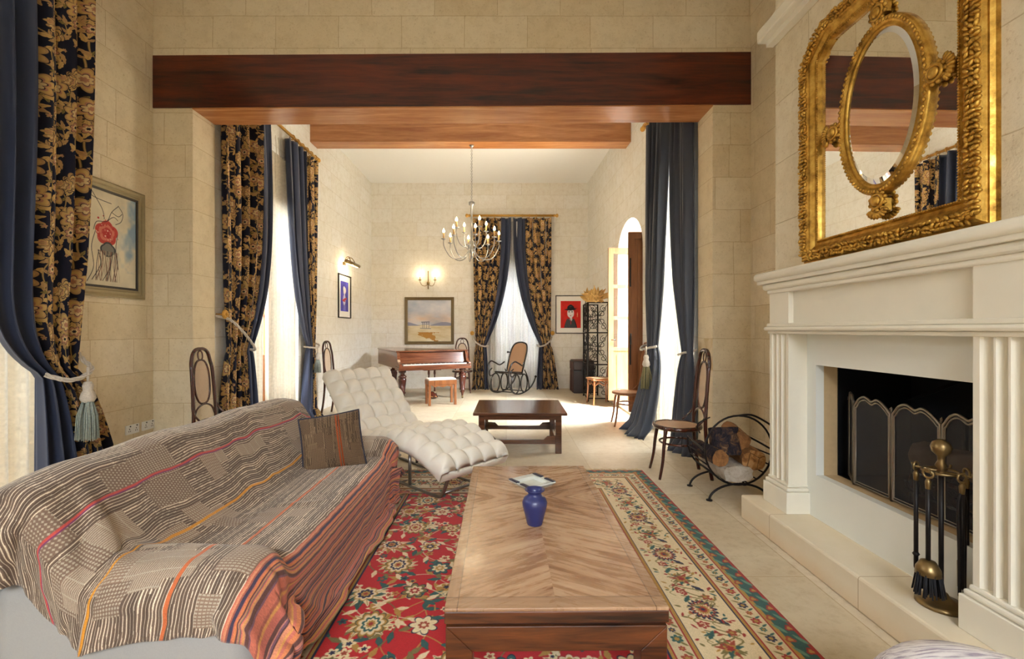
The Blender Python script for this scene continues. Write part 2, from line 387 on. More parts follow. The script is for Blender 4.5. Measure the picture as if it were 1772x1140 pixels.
def make_throw(w=1500, h=1250):
    """columns run along the sofa, rows from the back hem (0) to the front hem"""
    a = np.zeros((h, w, 3), np.float32); r = random.Random(9); dk, cr, bk = C(102, 84, 72), C(204, 190, 168), C(58, 46, 46)
    y = np.arange(h)[:, None]; x = np.arange(w)[None, :]; wob = (3*np.sin(x*.009)+.8*np.sin(x*.041+1))
    per = 6.5; ph = ((y+wob) % per)/per; row = np.floor((y+wob)/per).astype(int)
    hsh = (np.sin(row*12.9898+np.floor(x/210.0+row*.37)*78.233)*43758.5453) % 1
    thin = .08+.10*hsh; line = (np.abs(ph-.5) < thin)
    a[:] = dk; a = np.where(line[..., None], cr*(.92+.2*hsh[..., None]), dk*(.85+.3*hsh[..., None]))
    for k in range(80):                              # patchwork of block-printed squares
        cx, cy = r.randrange(0, w), r.randrange(0, h-310); pw, phh = r.randrange(50, 130), r.randrange(36, 80); X1, Y1 = min(w, cx+pw), min(h, cy+phh)
        xs, ys = np.meshgrid(np.arange(cx, X1), np.arange(cy, Y1)); t = k % 4
        if t == 0: mk = ((xs % 7-3)**2+((ys+3*((xs//7) % 2)) % 7-3)**2 < 5)
        elif t == 1: mk = ((xs % 6) < 2.5) & ((ys % 8) < 6)
        elif t == 2: mk = (np.sin(xs*.95)+np.sin(ys*1.05) > .35)
        else: mk = ((ys % 4) < 1.5) | ((xs % 30) < 2)
        a[cy:Y1, cx:X1] = np.where(mk[..., None], cr*.86, dk*(1.35 if t % 2 else 1.2))
    for yy, c, wd in ((250, C(190, 92, 40), 7), (545, C(192, 80, 74), 7), (550, C(120, 60, 100), 3), (700, C(206, 140, 50), 7), (855, C(196, 104, 62), 8)): a[yy:yy+wd] = c
    b0 = h-265; pal = [(196, 112, 92), (84, 60, 62), (206, 136, 104), (160, 92, 78), (206, 150, 84), (72, 64, 84), (190, 108, 94), (186, 128, 104), (206, 126, 84), (98, 66, 62), (188, 124, 108), (160, 130, 84), (120, 86, 100), (200, 116, 96)]
    yy = b0; i = 0
    while yy < h:
        wd = r.choice((2, 2, 3, 3, 4, 5, 6)); a[yy:yy+wd] = C(*pal[i % len(pal)]); i += r.choice((1, 2, 3)); yy += wd
    return np.clip(a*(1+RNG.normal(0, .05, (h, w, 1))), 0, 1).astype(np.float32)
def make_patch(w=300, h=300):
    t = make_throw(900, 900)[60:360, 100:400].copy()*np.array([.72, .66, .58], np.float32); t = np.transpose(t, (1, 0, 2)).copy()
    t[:, 176:184] = C(150, 70, 34); return t
def blur(a, n):
    for _ in range(n): a = (a+np.roll(a, 1, 0)+np.roll(a, -1, 0)+np.roll(a, 1, 1)+np.roll(a, -1, 1))/5
    return a
def fbm(w, h, oct=5, base=3, ax=(1, 1)):
    out = np.zeros((h, w), np.float32); am = 1
    for o in range(oct):
        nx, ny = max(2, int(base*2**o*ax[0])), max(2, int(base*2**o*ax[1])); g = RNG.random((ny+1, nx+1)).astype(np.float32)
        X = np.linspace(0, nx-.001, w); Y = np.linspace(0, ny-.001, h); xi, yi = X.astype(int), Y.astype(int); fx = (X-xi); fy = (Y-yi)[:, None]
        fx = fx*fx*(3-2*fx); fy = fy*fy*(3-2*fy)
        out += am*((g[np.ix_(yi, xi)]*(1-fx)+g[np.ix_(yi, xi+1)]*fx)*(1-fy)+(g[np.ix_(yi+1, xi)]*(1-fx)+g[np.ix_(yi+1, xi+1)]*fx)*fy); am *= .55
    return (out-out.min())/(out.max()-out.min())
def make_seascape(w=260, h=190):
    y = np.linspace(0, 1, h)[:, None]; n = fbm(w, h, 5, 3, (1, 1.6)); n2 = fbm(w, h, 5, 3, (1, 3)); a = np.zeros((h, w, 3), np.float32)
    sky = C(158, 168, 186)*(1-n[..., None])+C(216, 212, 212)*n[..., None]; warm = np.exp(-((y-.55)/.12)**2)*n2
    sky = sky*(1-.55*warm[..., None])+C(222, 168, 120)*.55*warm[..., None]
    sand = C(196, 176, 132)*(1-n2[..., None])+C(232, 224, 204)*n2[..., None]; och = (fbm(w, h, 4, 3, (1, 2)) > .70)*(y < .22); sand = np.where(och[..., None], C(176, 128, 62), sand)
    a = np.where((y > .40)[..., None], sky, sand); hill = (y > .38) & (y < .42+.05*np.sin(np.linspace(2, 9, w))[None, :]); a = np.where(hill[..., None], C(138, 140, 158), a)
    cv = Canvas(w, h, (0, 0, 0), False); cv.a = a
    for x in (88, 98, 112, 126): cv.curve([(x, 60), (x+1, 88)], 2.4, C(90, 92, 104))
    cv.curve([(82, 88), (132, 89)], 4, C(96, 98, 112)); cv.curve([(84, 80), (130, 80)], 2, C(110, 112, 122)); cv.curve([(74, 60), (140, 58)], 3, C(120, 122, 130))
    return cv.a
def make_figure(w=220, h=300):
    """loose ink and wash torso with a red patch, blue ground at one side"""
    n = fbm(w, h, 5, 4); x = np.linspace(0, 1, w)[None, :]; y = np.linspace(0, 1, h)[:, None]
    a = C(214, 204, 178)*(.88+.2*n[..., None]); bl = np.clip((x-.62)*4, 0, 1)*np.clip((fbm(w, h, 4, 4)-.3)*3, 0, 1)*(y > .18)
    a = a*(1-.75*bl[..., None])+C(110, 142, 172)*.75*bl[..., None]; cv = Canvas(w, h, (0, 0, 0), False); cv.a = a.astype(np.float32); r = random.Random(2)
    cv.flower(112, 168, 36, .3, 5, .12, [(1, C(188, 70, 62)), (.7, C(206, 120, 100)), (.45, C(180, 58, 56))], 1, 1)
    for k in range(60): cv.disc(112+r.gauss(0, 16), 168+r.gauss(0, 18), r.uniform(1, 3), C(*r.choice(((170, 40, 44), (224, 190, 170), (198, 100, 90)))))
    cv.flower(116, 118, 22, 0, 4, .1, [(1, C(60, 62, 66)), (.8, C(120, 118, 112))], 1.1)
    for k in range(26):
        x0 = 84+k*2.6; cv.curve([(x0, 112), (x0+r.uniform(-9, 9), 70), (x0+r.uniform(-22, 12), 20)], r.uniform(.8, 2.2), C(*r.choice(((52, 46, 50), (120, 84, 72), (150, 138, 120)))))
    ink = C(48, 46, 52)
    for p in ([(150, 260), (128, 236), (112, 204), (80, 196), (70, 170)], [(150, 262), (166, 240), (160, 214), (140, 200)], [(20, 290), (70, 268), (128, 262)], [(60, 290), (96, 240), (104, 208)], [(76, 168), (64, 120), (70, 60), (50, 14)], [(148, 170), (142, 120), (150, 60)], [(112, 204), (134, 222), (150, 214)], [(128, 236), (150, 228), (164, 240)]): cv.curve(p, 1.5, ink)
    return cv.a
def make_blue(w=150, h=240):
    n = fbm(w, h, 5, 4); a = C(72, 70, 170)*(.75+.5*n[..., None]); cv = Canvas(w, h, (0, 0, 0), False); cv.a = np.clip(a, 0, 1).astype(np.float32)
    cv.flower(74, 168, 34, .2, 3, .15, [(1, C(206, 200, 214)), (.7, C(226, 214, 206))], .8); cv.leaf(70, 96, 100, 52, 1.5, C(190, 190, 214)); cv.leaf(80, 96, 90, 20, .3, C(170, 50, 60)); cv.leaf(60, 84, 70, 14, -.2, C(176, 60, 64))
    for k in range(5): cv.curve([(50+k*12, 10), (54+k*10, 60)], 4, C(210, 206, 220) if k % 2 else C(60, 56, 110))
    return cv.a
def make_hat(w=190, h=260):
    """plain head and shoulders of someone in a dark hat on a red ground"""
    n = fbm(w, h, 4, 4); a = C(206, 42, 34)*(.9+.15*n[..., None]); cv = Canvas(w, h, (0, 0, 0), False); cv.a = np.clip(a, 0, 1).astype(np.float32); bk = C(38, 38, 44)
    for k in range(50): cv.leaf(95+(k-25)*1.9, 42+6*math.cos(k), 96, 7, PI/2+(k-25)*.012, [C(60, 62, 66), bk, C(96, 98, 100)][k % 3])
    cv.leaf(98, 92, 60, 22, PI/2, C(214, 206, 206)); cv.flower(94, 142, 34, PI/2, 2, .08, [(1, C(228, 222, 222))], 1.25); cv.leaf(96, 60, 60, 10, PI/2, C(150, 50, 56))
    cv.leaf(94, 178, 104, 20, 0, bk); cv.flower(94, 196, 28, 0, 4, .08, [(1, bk)], 1.1); cv.a[172:206, 66:122] = bk; cv.leaf(94, 182, 128, 12, .12, bk); cv.leaf(94, 205, 30, 9, .1, C(70, 66, 70))
    for x in (80, 108): cv.leaf(x, 154, 18, 8, 0, C(50, 50, 56)); cv.leaf(x, 163, 20, 3, 0, C(60, 56, 60))
    cv.leaf(94, 118, 16, 6, 0, C(170, 40, 44)); cv.leaf(158, 132, 40, 9, PI/2, C(216, 150, 110)); cv.leaf(158, 110, 14, 14, 0, C(206, 120, 80))
    return cv.a

IM_FLORAL = image('floral', make_floral()); IM_RUG = image('rug', make_rug()); IM_THROW = image('throw', make_throw()); IM_PATCH = image('patch', make_patch())
IM_SEA = image('seascape', make_seascape()); IM_FIG = image('figure', make_figure()); IM_BLUE = image('blue', make_blue()); IM_HAT = image('hat', make_hat())

# ------------------------------------------------------------------ material list
M = {}
M['wall_front_x'] = stone_wall('stone_warm_x', 0, (226, 214, 188), (216, 200, 168), (186, 164, 126))
M['wall_front_y'] = stone_wall('stone_warm_y', 1, (228, 216, 192), (218, 203, 172), (188, 166, 130))
M['wall_far_x'] = stone_wall('stone_pale_x', 0, (234, 232, 227), (229, 225, 214), (202, 193, 175), .66, .32, .2)
M['wall_far_y'] = stone_wall('stone_pale_y', 1, (234, 233, 229), (230, 227, 218), (202, 193, 175), .66, .32, .35)
M['breast'] = stone_wall('stone_breast', 1, (226, 217, 196), (218, 207, 182), (190, 174, 142), .86, .42, .4)
M['plaster'] = plain('ceiling_white', (238, 238, 236), .9, var=.02, bump=.05)
M['mantel'] = plain('carved_limestone', (226, 221, 206), .75, var=.05, sc=7, bump=.12)
M['surround'] = plain('pale_surround', (226, 228, 222), .7, var=.02, sc=5, bump=.05)
M['reveal'] = plain('beige_reveal', (196, 170, 130), .8)
def hearth_mat():
    t = NT('hearth_stone'); v = t.coord(); g = t.noise(v, 4, 5, .6); sp = t.new('SeparateXYZ'); t.l(v, sp.inputs[0])
    br = t.math('LESS_THAN', t.math('FRACT', t.math('ADD', t.math('DIVIDE', sp.outputs[1], .74), .25)), .007)
    col = t.mix(g, lin((226, 216, 196)), lin((214, 198, 168))); col = t.mix(t.math('MULTIPLY', br, .6), col, lin((150, 120, 80)))
    st = t.new('MapRange'); t.l(sp.outputs[2], st.inputs[0]); st.inputs[1].default_value = .0; st.inputs[2].default_value = .09; st.inputs[3].default_value = .55; st.inputs[4].default_value = 0
    col = t.mix(t.math('MULTIPLY', st.outputs[0], t.noise(v, 6, 4)), col, lin((204, 150, 84))); t.bump(t.noise(v, 40, 3), .12, .005)
    return t.set(col, .7, 0, .35)
M['hearth'] = hearth_mat()
def floor_mat():
    t = NT('limestone_slabs'); v = t.coord('Object'); br = t.new('TexBrick'); t.l(t.mapping(v, (1, 1, 1), (0, 0, PI/2)), br.inputs['Vector']); br.offset = .42; br.squash = 1
    br.inputs['Scale'].default_value = 1; br.inputs['Brick Width'].default_value = 1.25; br.inputs['Row Height'].default_value = .82; br.inputs['Mortar Size'].default_value = .004; br.inputs['Mortar Smooth'].default_value = .5
    br.inputs['Color1'].default_value = (*lin((214, 204, 184)), 1); br.inputs['Color2'].default_value = (*lin((204, 190, 164)), 1); br.inputs['Mortar'].default_value = (*lin((182, 162, 128)), 1)
    n = t.noise(v, 2.2, 6, .68, .6); f = t.noise(v, 16, 5, .7); c = t.noise(v, .5, 3)
    col = t.mix(.75, br.outputs['Color'], t.ramp(n, [(.3, (.72, .67, .60)), (.6, (1.0, 1.0, 1.0))]), 'MULTIPLY')
    col = t.mix(.5, col, t.ramp(f, [(.3, (.66, .57, .45)), (.52, (1, 1, 1))]), 'MULTIPLY'); col = t.mix(t.ramp(c, [(.4, 0.), (.7, .35)]), col, lin((190, 166, 126)))
    t.bump(t.math('SUBTRACT', f, br.outputs['Fac']), .3, .008); return t.set(col, t.ramp(n, [(.2, .32), (.8, .55)]), 0, .4)
M['floor'] = floor_mat()
M['beam'] = wood('dark_red_beam', (26, 4, 3), (112, 42, 16), 0, .5, .34, .5, .2, .7, .34, .7)
M['beam_light'] = wood('honey_beam', (146, 88, 50), (206, 146, 94), 0, .55, .26, .5, 0, .5)
M['table'] = wood('dark_table', (34, 15, 8), (108, 58, 26), 0, .9, .32, .5, .25, 0, .36, .66)
M['table2'] = wood('walnut_table', (50, 28, 18), (112, 68, 42), 0, .9, .22, .6, .4)
M['bent'] = wood('bentwood', (40, 16, 12), (86, 40, 26), 2, 1, .25, .6, .3)
M['bent_lt'] = wood('bentwood_light', (108, 62, 34), (166, 106, 62), 2, 1, .3, .5, .2)
M['black_wood'] = plain('black_bentwood', (24, 20, 22), .25, 0, .6, coat=.3)
M['piano'] = wood('piano_rosewood', (66, 30, 18), (148, 88, 58), 0, .8, .18, .6, .5)
M['piano_dk'] = wood('piano_legs', (52, 20, 14), (104, 50, 32), 2, 1, .22, .6, .4)
M['shutter'] = wood('shutter_wood', (120, 70, 32), (176, 116, 62), 2, .8, .45)
M['door_lt'] = wood('door_pale_oak', (128, 82, 48), (172, 122, 80), 2, .8, .4)
M['door_dk'] = wood('door_brown', (112, 66, 34), (160, 104, 58), 2, .8, .4)
M['gold'] = None
def gilt():
    t = NT('old_gilt'); v = t.coord(); n = t.noise(v, 16, 5, .65); f = t.noise(v, 120, 3)
    col = t.ramp(n, [(.3, lin((120, 84, 30))), (.5, lin((190, 146, 62))), (.75, lin((226, 186, 96)))]); t.bump(f, .3, .003)
    return t.set(col, t.ramp(n, [(.3, .5), (.7, .28)]), .85, .5)
M['gold'] = gilt()
M['brass'] = plain('brass', (206, 160, 80), .38, .75, .5, .1); M['old_brass'] = plain('old_brass', (138, 116, 78), .35, .9, .5, .2)
M['pewter'] = plain('pewter', (142, 134, 122), .35, .9); M['chrome'] = plain('satin_steel', (160, 160, 160), .28, .95)
M['iron'] = plain('wrought_iron', (30, 26, 26), .45, .5, .5); M['iron_grey'] = plain('grey_iron', (66, 68, 74), .5, .4)
M['soot_shade'] = plain('soot_shade_black', (18, 18, 22), .6); M['bristle'] = plain('black_bristle', (16, 16, 22), .8)
M['cream_frame'] = plain('silver_leaf_frame', (150, 138, 106), .4, .5); M['dark_frame'] = plain('dark_frame', (40, 34, 30), .4); M['bronze_frame'] = plain('bronze_frame', (112, 96, 66), .4, .5)
M['mat_board'] = plain('white_mount', (236, 234, 228), .8, var=.02, bump=0)
t = NT('mirror_glass'); M['mirror'] = t.set((.92, .92, .9), .0, 1, .5)
t = NT('bevelled_edge'); M['mirror_edge'] = t.set((.86, .87, .88), .03, 1, .5)
t = NT('clear_glass'); t.set((.95, .97, .97), .02, 0, .5); t.p.inputs['Transmission Weight'].default_value = 1; M['glass'] = t.m
def sheet_glass():
    t = NT('window_glass'); tr = t.new('BsdfTransparent'); gl = t.new('BsdfGlossy'); gl.inputs['Roughness'].default_value = .02; mx = t.new('MixShader'); mx.inputs[0].default_value = .08
    t.l(tr.outputs[0], mx.inputs[1]); t.l(gl.outputs[0], mx.inputs[2]); t.l(mx.outputs[0], t.out.inputs[0]); return t.m
M['pane'] = sheet_glass()
def voile(name, rgb, opac, lace=0):
    t = NT(name); d = t.new('BsdfDiffuse'); tl = t.new('BsdfTranslucent'); tr = t.new('BsdfTransparent'); uv = t.coord('UV')
    d.inputs[0].default_value = (*lin(rgb), 1); tl.inputs[0].default_value = (*[x*.62 for x in lin(rgb)], 1)
    m1 = t.new('MixShader'); m1.inputs[0].default_value = .17; t.l(d.outputs[0], m1.inputs[1]); t.l(tl.outputs[0], m1.inputs[2])
    m2 = t.new('MixShader'); t.l(tr.outputs[0], m2.inputs[1]); t.l(m1.outputs[0], m2.inputs[2])
    if lace:
        vo = t.new('TexVoronoi'); t.l(t.mapping(uv, (34, 60, 1)), vo.inputs['Vector']); t.l(t.ramp(vo.outputs['Distance'], [(.25, opac), (.5, min(1, opac+.3))]), m2.inputs[0])
    else:
        t.l(t.ramp(t.noise(uv, 60, 2), [(.3, opac-.08), (.7, opac+.08)]), m2.inputs[0])
    t.l(m2.outputs[0], t.out.inputs[0]); return t.m
M['voile'] = voile('cream_voile', (226, 218, 200), .86); M['lace'] = voile('white_lace', (228, 228, 226), .58, 1)
def cane():
    t = NT('woven_cane'); v = t.coord(); col = t.mix(t.noise(v, 8, 3), lin((206, 182, 156)), lin((180, 152, 124))); sp = t.new('SeparateXYZ'); t.l(v, sp.inputs[0])
    a = t.math('SINE', t.math('MULTIPLY', t.math('ADD', sp.outputs[0], sp.outputs[1]), 520)); b = t.math('SINE', t.math('MULTIPLY', t.math('ADD', sp.outputs[2], t.math('MULTIPLY', sp.outputs[1], .0)), 520))
    hole = t.math('GREATER_THAN', t.math('MULTIPLY', a, b), .35); tr = t.new('BsdfTransparent'); mx = t.new('MixShader'); t.l(hole, mx.inputs[0]); t.set(col, .5)
    t.l(t.p.outputs[0], mx.inputs[1]); t.l(tr.outputs[0], mx.inputs[2]); t.l(mx.outputs[0], t.out.inputs[0]); return t.m
M['cane'] = cane(); M['cane_seat'] = plain('cane_seat', (178, 142, 112), .5, 0, .4, .2, 120)
M['floral'] = fabric_img('floral_damask', IM_FLORAL, (1, 1), .7, .1, .2)
M['navy'] = plain('slate_blue_satin', (52, 60, 84), .5, 0, .4, .12, 14, .08, sheen=.15); M['slate'] = plain('slate_grey_satin', (62, 68, 82), .45, 0, .4, .12, 14, .08, sheen=.15)
M['rope'] = plain('cream_blue_cord', (196, 188, 178), .8, var=.35, sc=90); M['tassel'] = plain('tassel_thread', (150, 160, 156), .8, var=.5, sc=70); M['tassel_gold'] = plain('tassel_thread_gold', (150, 142, 104), .8, var=.5, sc=70)
M['rug'] = fabric_img('persian_rug', IM_RUG, (1, 1), .95, .15, .4, 900); M['fringe'] = plain('rug_fringe', (206, 190, 150), .9)
M['throw'] = fabric_img('striped_throw', IM_THROW, (1, 1), .85, .2, .3, 900); M['patch'] = fabric_img('patchwork', IM_PATCH, (1, 1), .85, .1, .3, 500)
M['sofa'] = plain('grey_sofa_cloth', (158, 157, 155), .9, var=.06, sc=200); M['leather'] = plain('cream_leather', (230, 224, 212), .32, 0, .45, .03, 60, .04)
M['lilac'] = None
def lilac():
    t = NT('lilac_slub'); v = t.coord(); n = t.noise(t.mapping(v, (6, 60, 60)), 2, 4, .6); t.bump(n, .4, .004); return t.set(t.ramp(n, [(.35, lin((150, 140, 168))), (.55, lin((232, 230, 236)))]), .85, 0, .2, 0, .2)
M['lilac'] = lilac(); M['piping'] = plain('dark_piping', (46, 46, 60), .8); M['white_cloth'] = plain('white_seat', (236, 226, 222), .8)
M['ceramic'] = plain('blue_glaze', (36, 44, 100), .4, 0, .5, .15, 8, .08, .3); M['tray'] = plain('dark_tray', (44, 44, 66), .3, 0, .6); M['tray_in'] = plain('pale_tray', (202, 206, 200), .25, 0, .6)
def log_end():
    t = NT('cracked_log_end'); v = t.coord(); n = t.noise(v, 9, 5, .7, 1.5); vo = t.new('TexVoronoi'); vo.feature = 'DISTANCE_TO_EDGE'; t.l(v, vo.inputs['Vector']); vo.inputs['Scale'].default_value = 11
    col = t.ramp(n, [(.3, lin((92, 58, 30))), (.5, lin((164, 118, 70))), (.75, lin((206, 172, 124)))]); col = t.mix(t.ramp(vo.outputs['Distance'], [(.0, .85), (.05, 0.)]), col, lin((60, 40, 24))); t.bump(n, .6, .01); return t.set(col, .85, 0, .2)
def bark(name, stops):
    t = NT(name); v = t.coord(); n = t.noise(v, 17, 6, .75, 1.0); w2 = t.noise(v, 5, 3); m = t.math('ADD', t.math('MULTIPLY', n, .7), t.math('MULTIPLY', w2, .3)); t.bump(n, 1, .02); return t.set(t.ramp(m, stops), .95, 0, .15)
M['bark'] = bark('burnt_bark', [(.36, lin((20, 18, 24))), (.5, lin((52, 48, 56))), (.58, lin((104, 76, 54))), (.7, lin((176, 150, 124)))]); M['log_wood'] = wood('split_log', (78, 46, 22), (176, 124, 72), 1, .6, .8); M['log_end'] = log_end(); M['log_grey'] = plain('weathered_bark', (190, 160, 132), .95, var=.4, sc=18, bump=1); M['white_log'] = bark('pale_log', [(.3, lin((120, 104, 88))), (.45, lin((186, 174, 158))), (.7, lin((212, 206, 196)))])
M['trunk'] = plain('trunk_leather', (58, 50, 52), .45, 0, .5, .35, 9, .2); M['trunk_wood'] = wood('trunk_slats', (48, 26, 20), (98, 56, 42), 2, 1, .4)
M['leaf'] = plain('gilded_leaf', (196, 160, 96), .5, .25, .5, .3, 20); M['white_plastic'] = plain('white_plastic', (232, 232, 228), .4, var=.02, bump=0); M['dark_slot'] = plain('dark_slot', (50, 50, 50), .5)
M['bulb'] = emis('flame_bulb', (255, 226, 170), 8); M['candle'] = plain('candle_tube', (206, 170, 110), .5); M['lamp'] = emis('lamp_strip', (255, 206, 120), 12)
M['ivory'] = plain('ivory_keys', (240, 236, 226), .3, var=.03, bump=0); M['bounce_ground'] = plain('bounce_ground_stone', (226, 216, 196), .9)
def mesh_panel():
    t = NT('spark_mesh'); tr = t.new('BsdfTransparent'); mx = t.new('MixShader'); mx.inputs[0].default_value = .3; t.set((.03, .03, .035), .5, .3); t.l(t.p.outputs[0], mx.inputs[1]); t.l(tr.outputs[0], mx.inputs[2]); t.l(mx.outputs[0], t.out.inputs[0]); return t.m
M['spark'] = mesh_panel()
def tabletop():
    """chevron veneer meeting along the centre line, with a straight-grained border; local x = width, y = length"""
    t = NT('chevron_top'); v = t.coord(); sp = t.new('SeparateXYZ'); t.l(v, sp.inputs[0]); x, y = sp.outputs[0], sp.outputs[1]; ax = t.math('ABSOLUTE', x)
    half = t.math('GREATER_THAN', y, .22); yy = t.math('ABSOLUTE', t.math('SUBTRACT', y, .22))
    d = t.math('ADD', t.math('MULTIPLY', yy, .87), t.math('MULTIPLY', ax, -.49)); e = t.math('ADD', t.math('MULTIPLY', yy, .49), t.math('MULTIPLY', ax, .87))
    cb = t.new('CombineXYZ'); t.l(t.math('MULTIPLY', d, 11), cb.inputs[0]); t.l(t.math('MULTIPLY', e, 1.3), cb.inputs[1]); t.l(t.math('MULTIPLY', t.math('SIGN', x), 3), cb.inputs[2])
    g = t.noise(cb.outputs[0], 3.4, 7, .68, .3); pl = t.math('FLOOR', t.math('DIVIDE', d, .085)); tone = t.math('FRACT', t.math('MULTIPLY', t.math('SINE', t.math('ADD', t.math('MULTIPLY', pl, 12.99), t.math('MULTIPLY', t.math('SIGN', x), 4.1))), 437.5))
    mm = t.math('ADD', t.math('MULTIPLY', g, .85), t.math('MULTIPLY', tone, .15)); col = t.ramp(mm, [(.27, lin((98, 62, 42))), (.40, lin((142, 102, 72))), (.54, lin((178, 142, 108))), (.72, lin((206, 178, 146)))])
    bx = t.math('GREATER_THAN', ax, .335); by = t.math('GREATER_THAN', t.math('ABSOLUTE', y), .735)
    g2 = t.noise(t.mapping(v, (16, 1.2, 4)), 2, 5, .6); g3 = t.noise(t.mapping(v, (1.2, 16, 4)), 2, 5, .6); c2 = [(.3, lin((134, 98, 70))), (.7, lin((180, 146, 114)))]
    col = t.mix(bx, col, t.ramp(g2, c2)); col = t.mix(by, col, t.ramp(g3, c2))
    ln = t.math('ADD', t.math('LESS_THAN', t.math('ABSOLUTE', t.math('SUBTRACT', ax, .335)), .0018), t.math('LESS_THAN', t.math('ABSOLUTE', t.math('SUBTRACT', t.math('ABSOLUTE', y), .735)), .0018)); col = t.mix(t.math('MINIMUM', ln, .7), col, lin((70, 40, 22)))
    t.bump(g, .1, .003); return t.set(col, t.ramp(g, [(.3, .20), (.7, .36)]), 0, .5, .1)
M['top'] = tabletop()
# ------------------------------------------------------------------ camera
cam = bpy.data.cameras.new('camera'); co = bpy.data.objects.new('camera', cam); COL.objects.link(co); SC.camera = co
co.location = (0, 0, H); co.rotation_euler = (PI/2, 0, 0); cam.sensor_width = 36; cam.lens = F/1772*36
cam.shift_x = (886-CX)/1772; cam.shift_y = (CY-570)/1772; cam.clip_start = .05

# ------------------------------------------------------------------ room shell
XL, XR, YB, CZ = -3.48, 2.41, -2.6, 4.75
PF, PK = 4.5, 4.84                                   # faces of the wall with the wide opening
FL, YE = -3.12, 10.56                                # far room: left wall and end wall
def far_x(y): return 2.06-(y-PK)*.0315               # the far room's right wall runs slightly inwards
struct('floor', MB().box((-4.2, YB-.4, -.1), (2.9, 11.0, 0)), M['floor'])
struct('ceiling', MB().box((-4.2, YB-.4, CZ), (2.9, 11.0, CZ+.2)), M['plaster'])
def wall_y(name, x0, x1, y0, y1, holes, mat, shear=False, z1=CZ):
    """wall along y between faces x0, x1 with rectangular holes (ya, yb, za, zb)"""
    b = MB(); y = y0
    for ya, yb, za, zb in sorted(holes):
        if ya > y: b.box((x0, y, 0), (x1, ya, z1))
        if za > 0: b.box((x0, ya, 0), (x1, yb, za))
        if zb < z1: b.box((x0, ya, zb), (x1, yb, z1))
        y = yb
    if y < y1: b.box((x0, y, 0), (x1, y1, z1))
    if shear: b.v = [(vx-(vy-PK)*.0315, vy, vz) for vx, vy, vz in b.v]
    return struct(name, b, mat)
wall_y('wall_left', XL-.5, XL, YB-.4, PK, [(1.0, 3.45, 0, 3.7)], M['wall_front_y'])
wall_y('wall_right', XR, XR+.45, YB-.4, 1.53, [], M['wall_front_y']); wall_y('wall_right', XR, XR+.45, 3.22, PK, [], M['wall_front_y'])
b = MB(); b.box((XL, YB-.4, 0), (-1.6, YB, CZ)); b.box((1.4, YB-.4, 0), (XR, YB, CZ)); b.box((-1.6, YB-.4, 3.6), (1.4, YB, CZ)); struct('wall_front', b, M['wall_front_x'])  # opening here is for the added fill window
tl = .0058
b = MB()
for x0, x1 in ((XL, -3.09), (2.035, XR)): b.box((x0, PF, 0), (x1, PK, 3.7))
b.box((XL, PF, 3.7), (XR, PK, CZ)); struct('wall_middle', b, M['wall_front_x'])
b = MB(); y0, y1 = PF-.012, PK+.006; zb = lambda x: 3.535+tl*(x-XL); zt = lambda x: 4.05+tl*(x-XL)
b.prism([(XL+.004, y0, zb(XL)), (XR-.004, y0, zb(XR)), (XR-.004, y0, zt(XR)), (XL+.004, y0, zt(XL))], (0, y1-y0, 0)); o = struct('ceiling_beam', b, M['beam'])
# pale underside boards of the beam
b = MB(); b.prism([(-3.09, y0+.004, zb(-3.09)-.012), (2.035, y0+.004, zb(2.03)-.012), (2.035, y0+.004, zb(2.03)+.002), (-3.09, y0+.004, zb(-3.09)+.002)], (0, y1-y0-.006, 0)); b.build('soffit_board', M['beam_light'], o)
wall_y('wall_left', FL-.5, FL, PK, 11.0, [(5.26, 6.85, 0, 3.75)], M['wall_far_y'])
D0, D1 = 6.70, 8.02
wall_y('wall_right', 2.06, 2.56, PK, D0, [(5.0, 6.12, 0, 3.55)], M['wall_far_y'], True); wall_y('wall_right', 2.06, 2.56, D1, 11.0, [], M['wall_far_y'], True)
b = MB(); n = 16; ym, hw, zs, ra = (D0+D1)/2, (D1-D0)/2, 2.62, .52     # arched head over the garden door
arc = [(ym-hw*math.cos(PI*i/n), zs+ra*math.sin(PI*i/n)) for i in range(n+1)]
for (ya, za), (yb, zb2) in zip(arc[:-1], arc[1:]):
    b.prism([(2.06-(ya-PK)*.0315, ya, za), (2.06-(yb-PK)*.0315, yb, zb2), (2.06-(yb-PK)*.0315, yb, CZ), (2.06-(ya-PK)*.0315, ya, CZ)], (.5, 0, 0))
b.box((1.99, D0, 0), (2.5, D1, .12)); struct('wall_right', b, M['wall_far_y'])
b = MB(); bw0, bw1 = -.22, .74
b.box((-3.62, YE, 0), (bw0, YE+.4, CZ)); b.box((bw1, YE, 0), (2.5, YE+.4, CZ)); b.box((bw0, YE, 2.9), (bw1, YE+.4, CZ)); struct('wall_back', b, M['wall_far_x'])
# chimney breast and its stone ledge
struct('wall_chimney', MB().box((1.9, 1.53, 1.6), (2.86, 3.22, CZ)).box((2.001, 1.53, 0), (2.86, 1.556, 1.6)).box((2.001, 3.194, 0), (2.86, 3.22, 1.6)), M['breast'])
b = MB(); b.box((1.80, 1.47, 3.40), (1.9, 3.285, 3.49), .012); b.box((1.9, 3.2, 3.40), (2.41, 3.285, 3.49)); b.box((1.85, 1.50, 3.36), (1.9, 3.25, 3.40)); struct('trim_1', b, M['mantel'])
# second beam under the far ceiling
BY0, BY1, BZ = 7.26, 7.54, 4.345
o = struct('ceiling_beam', MB().box((FL, BY0, BZ), (far_x(BY0)+.02, BY1, CZ)), M['beam_light'])
struct('bounce_ground', MB().box((2.45, 4.5, -.05), (7.5, 10.0, .1)), M['bounce_ground'])  # ground outside the garden door, added to bounce daylight in

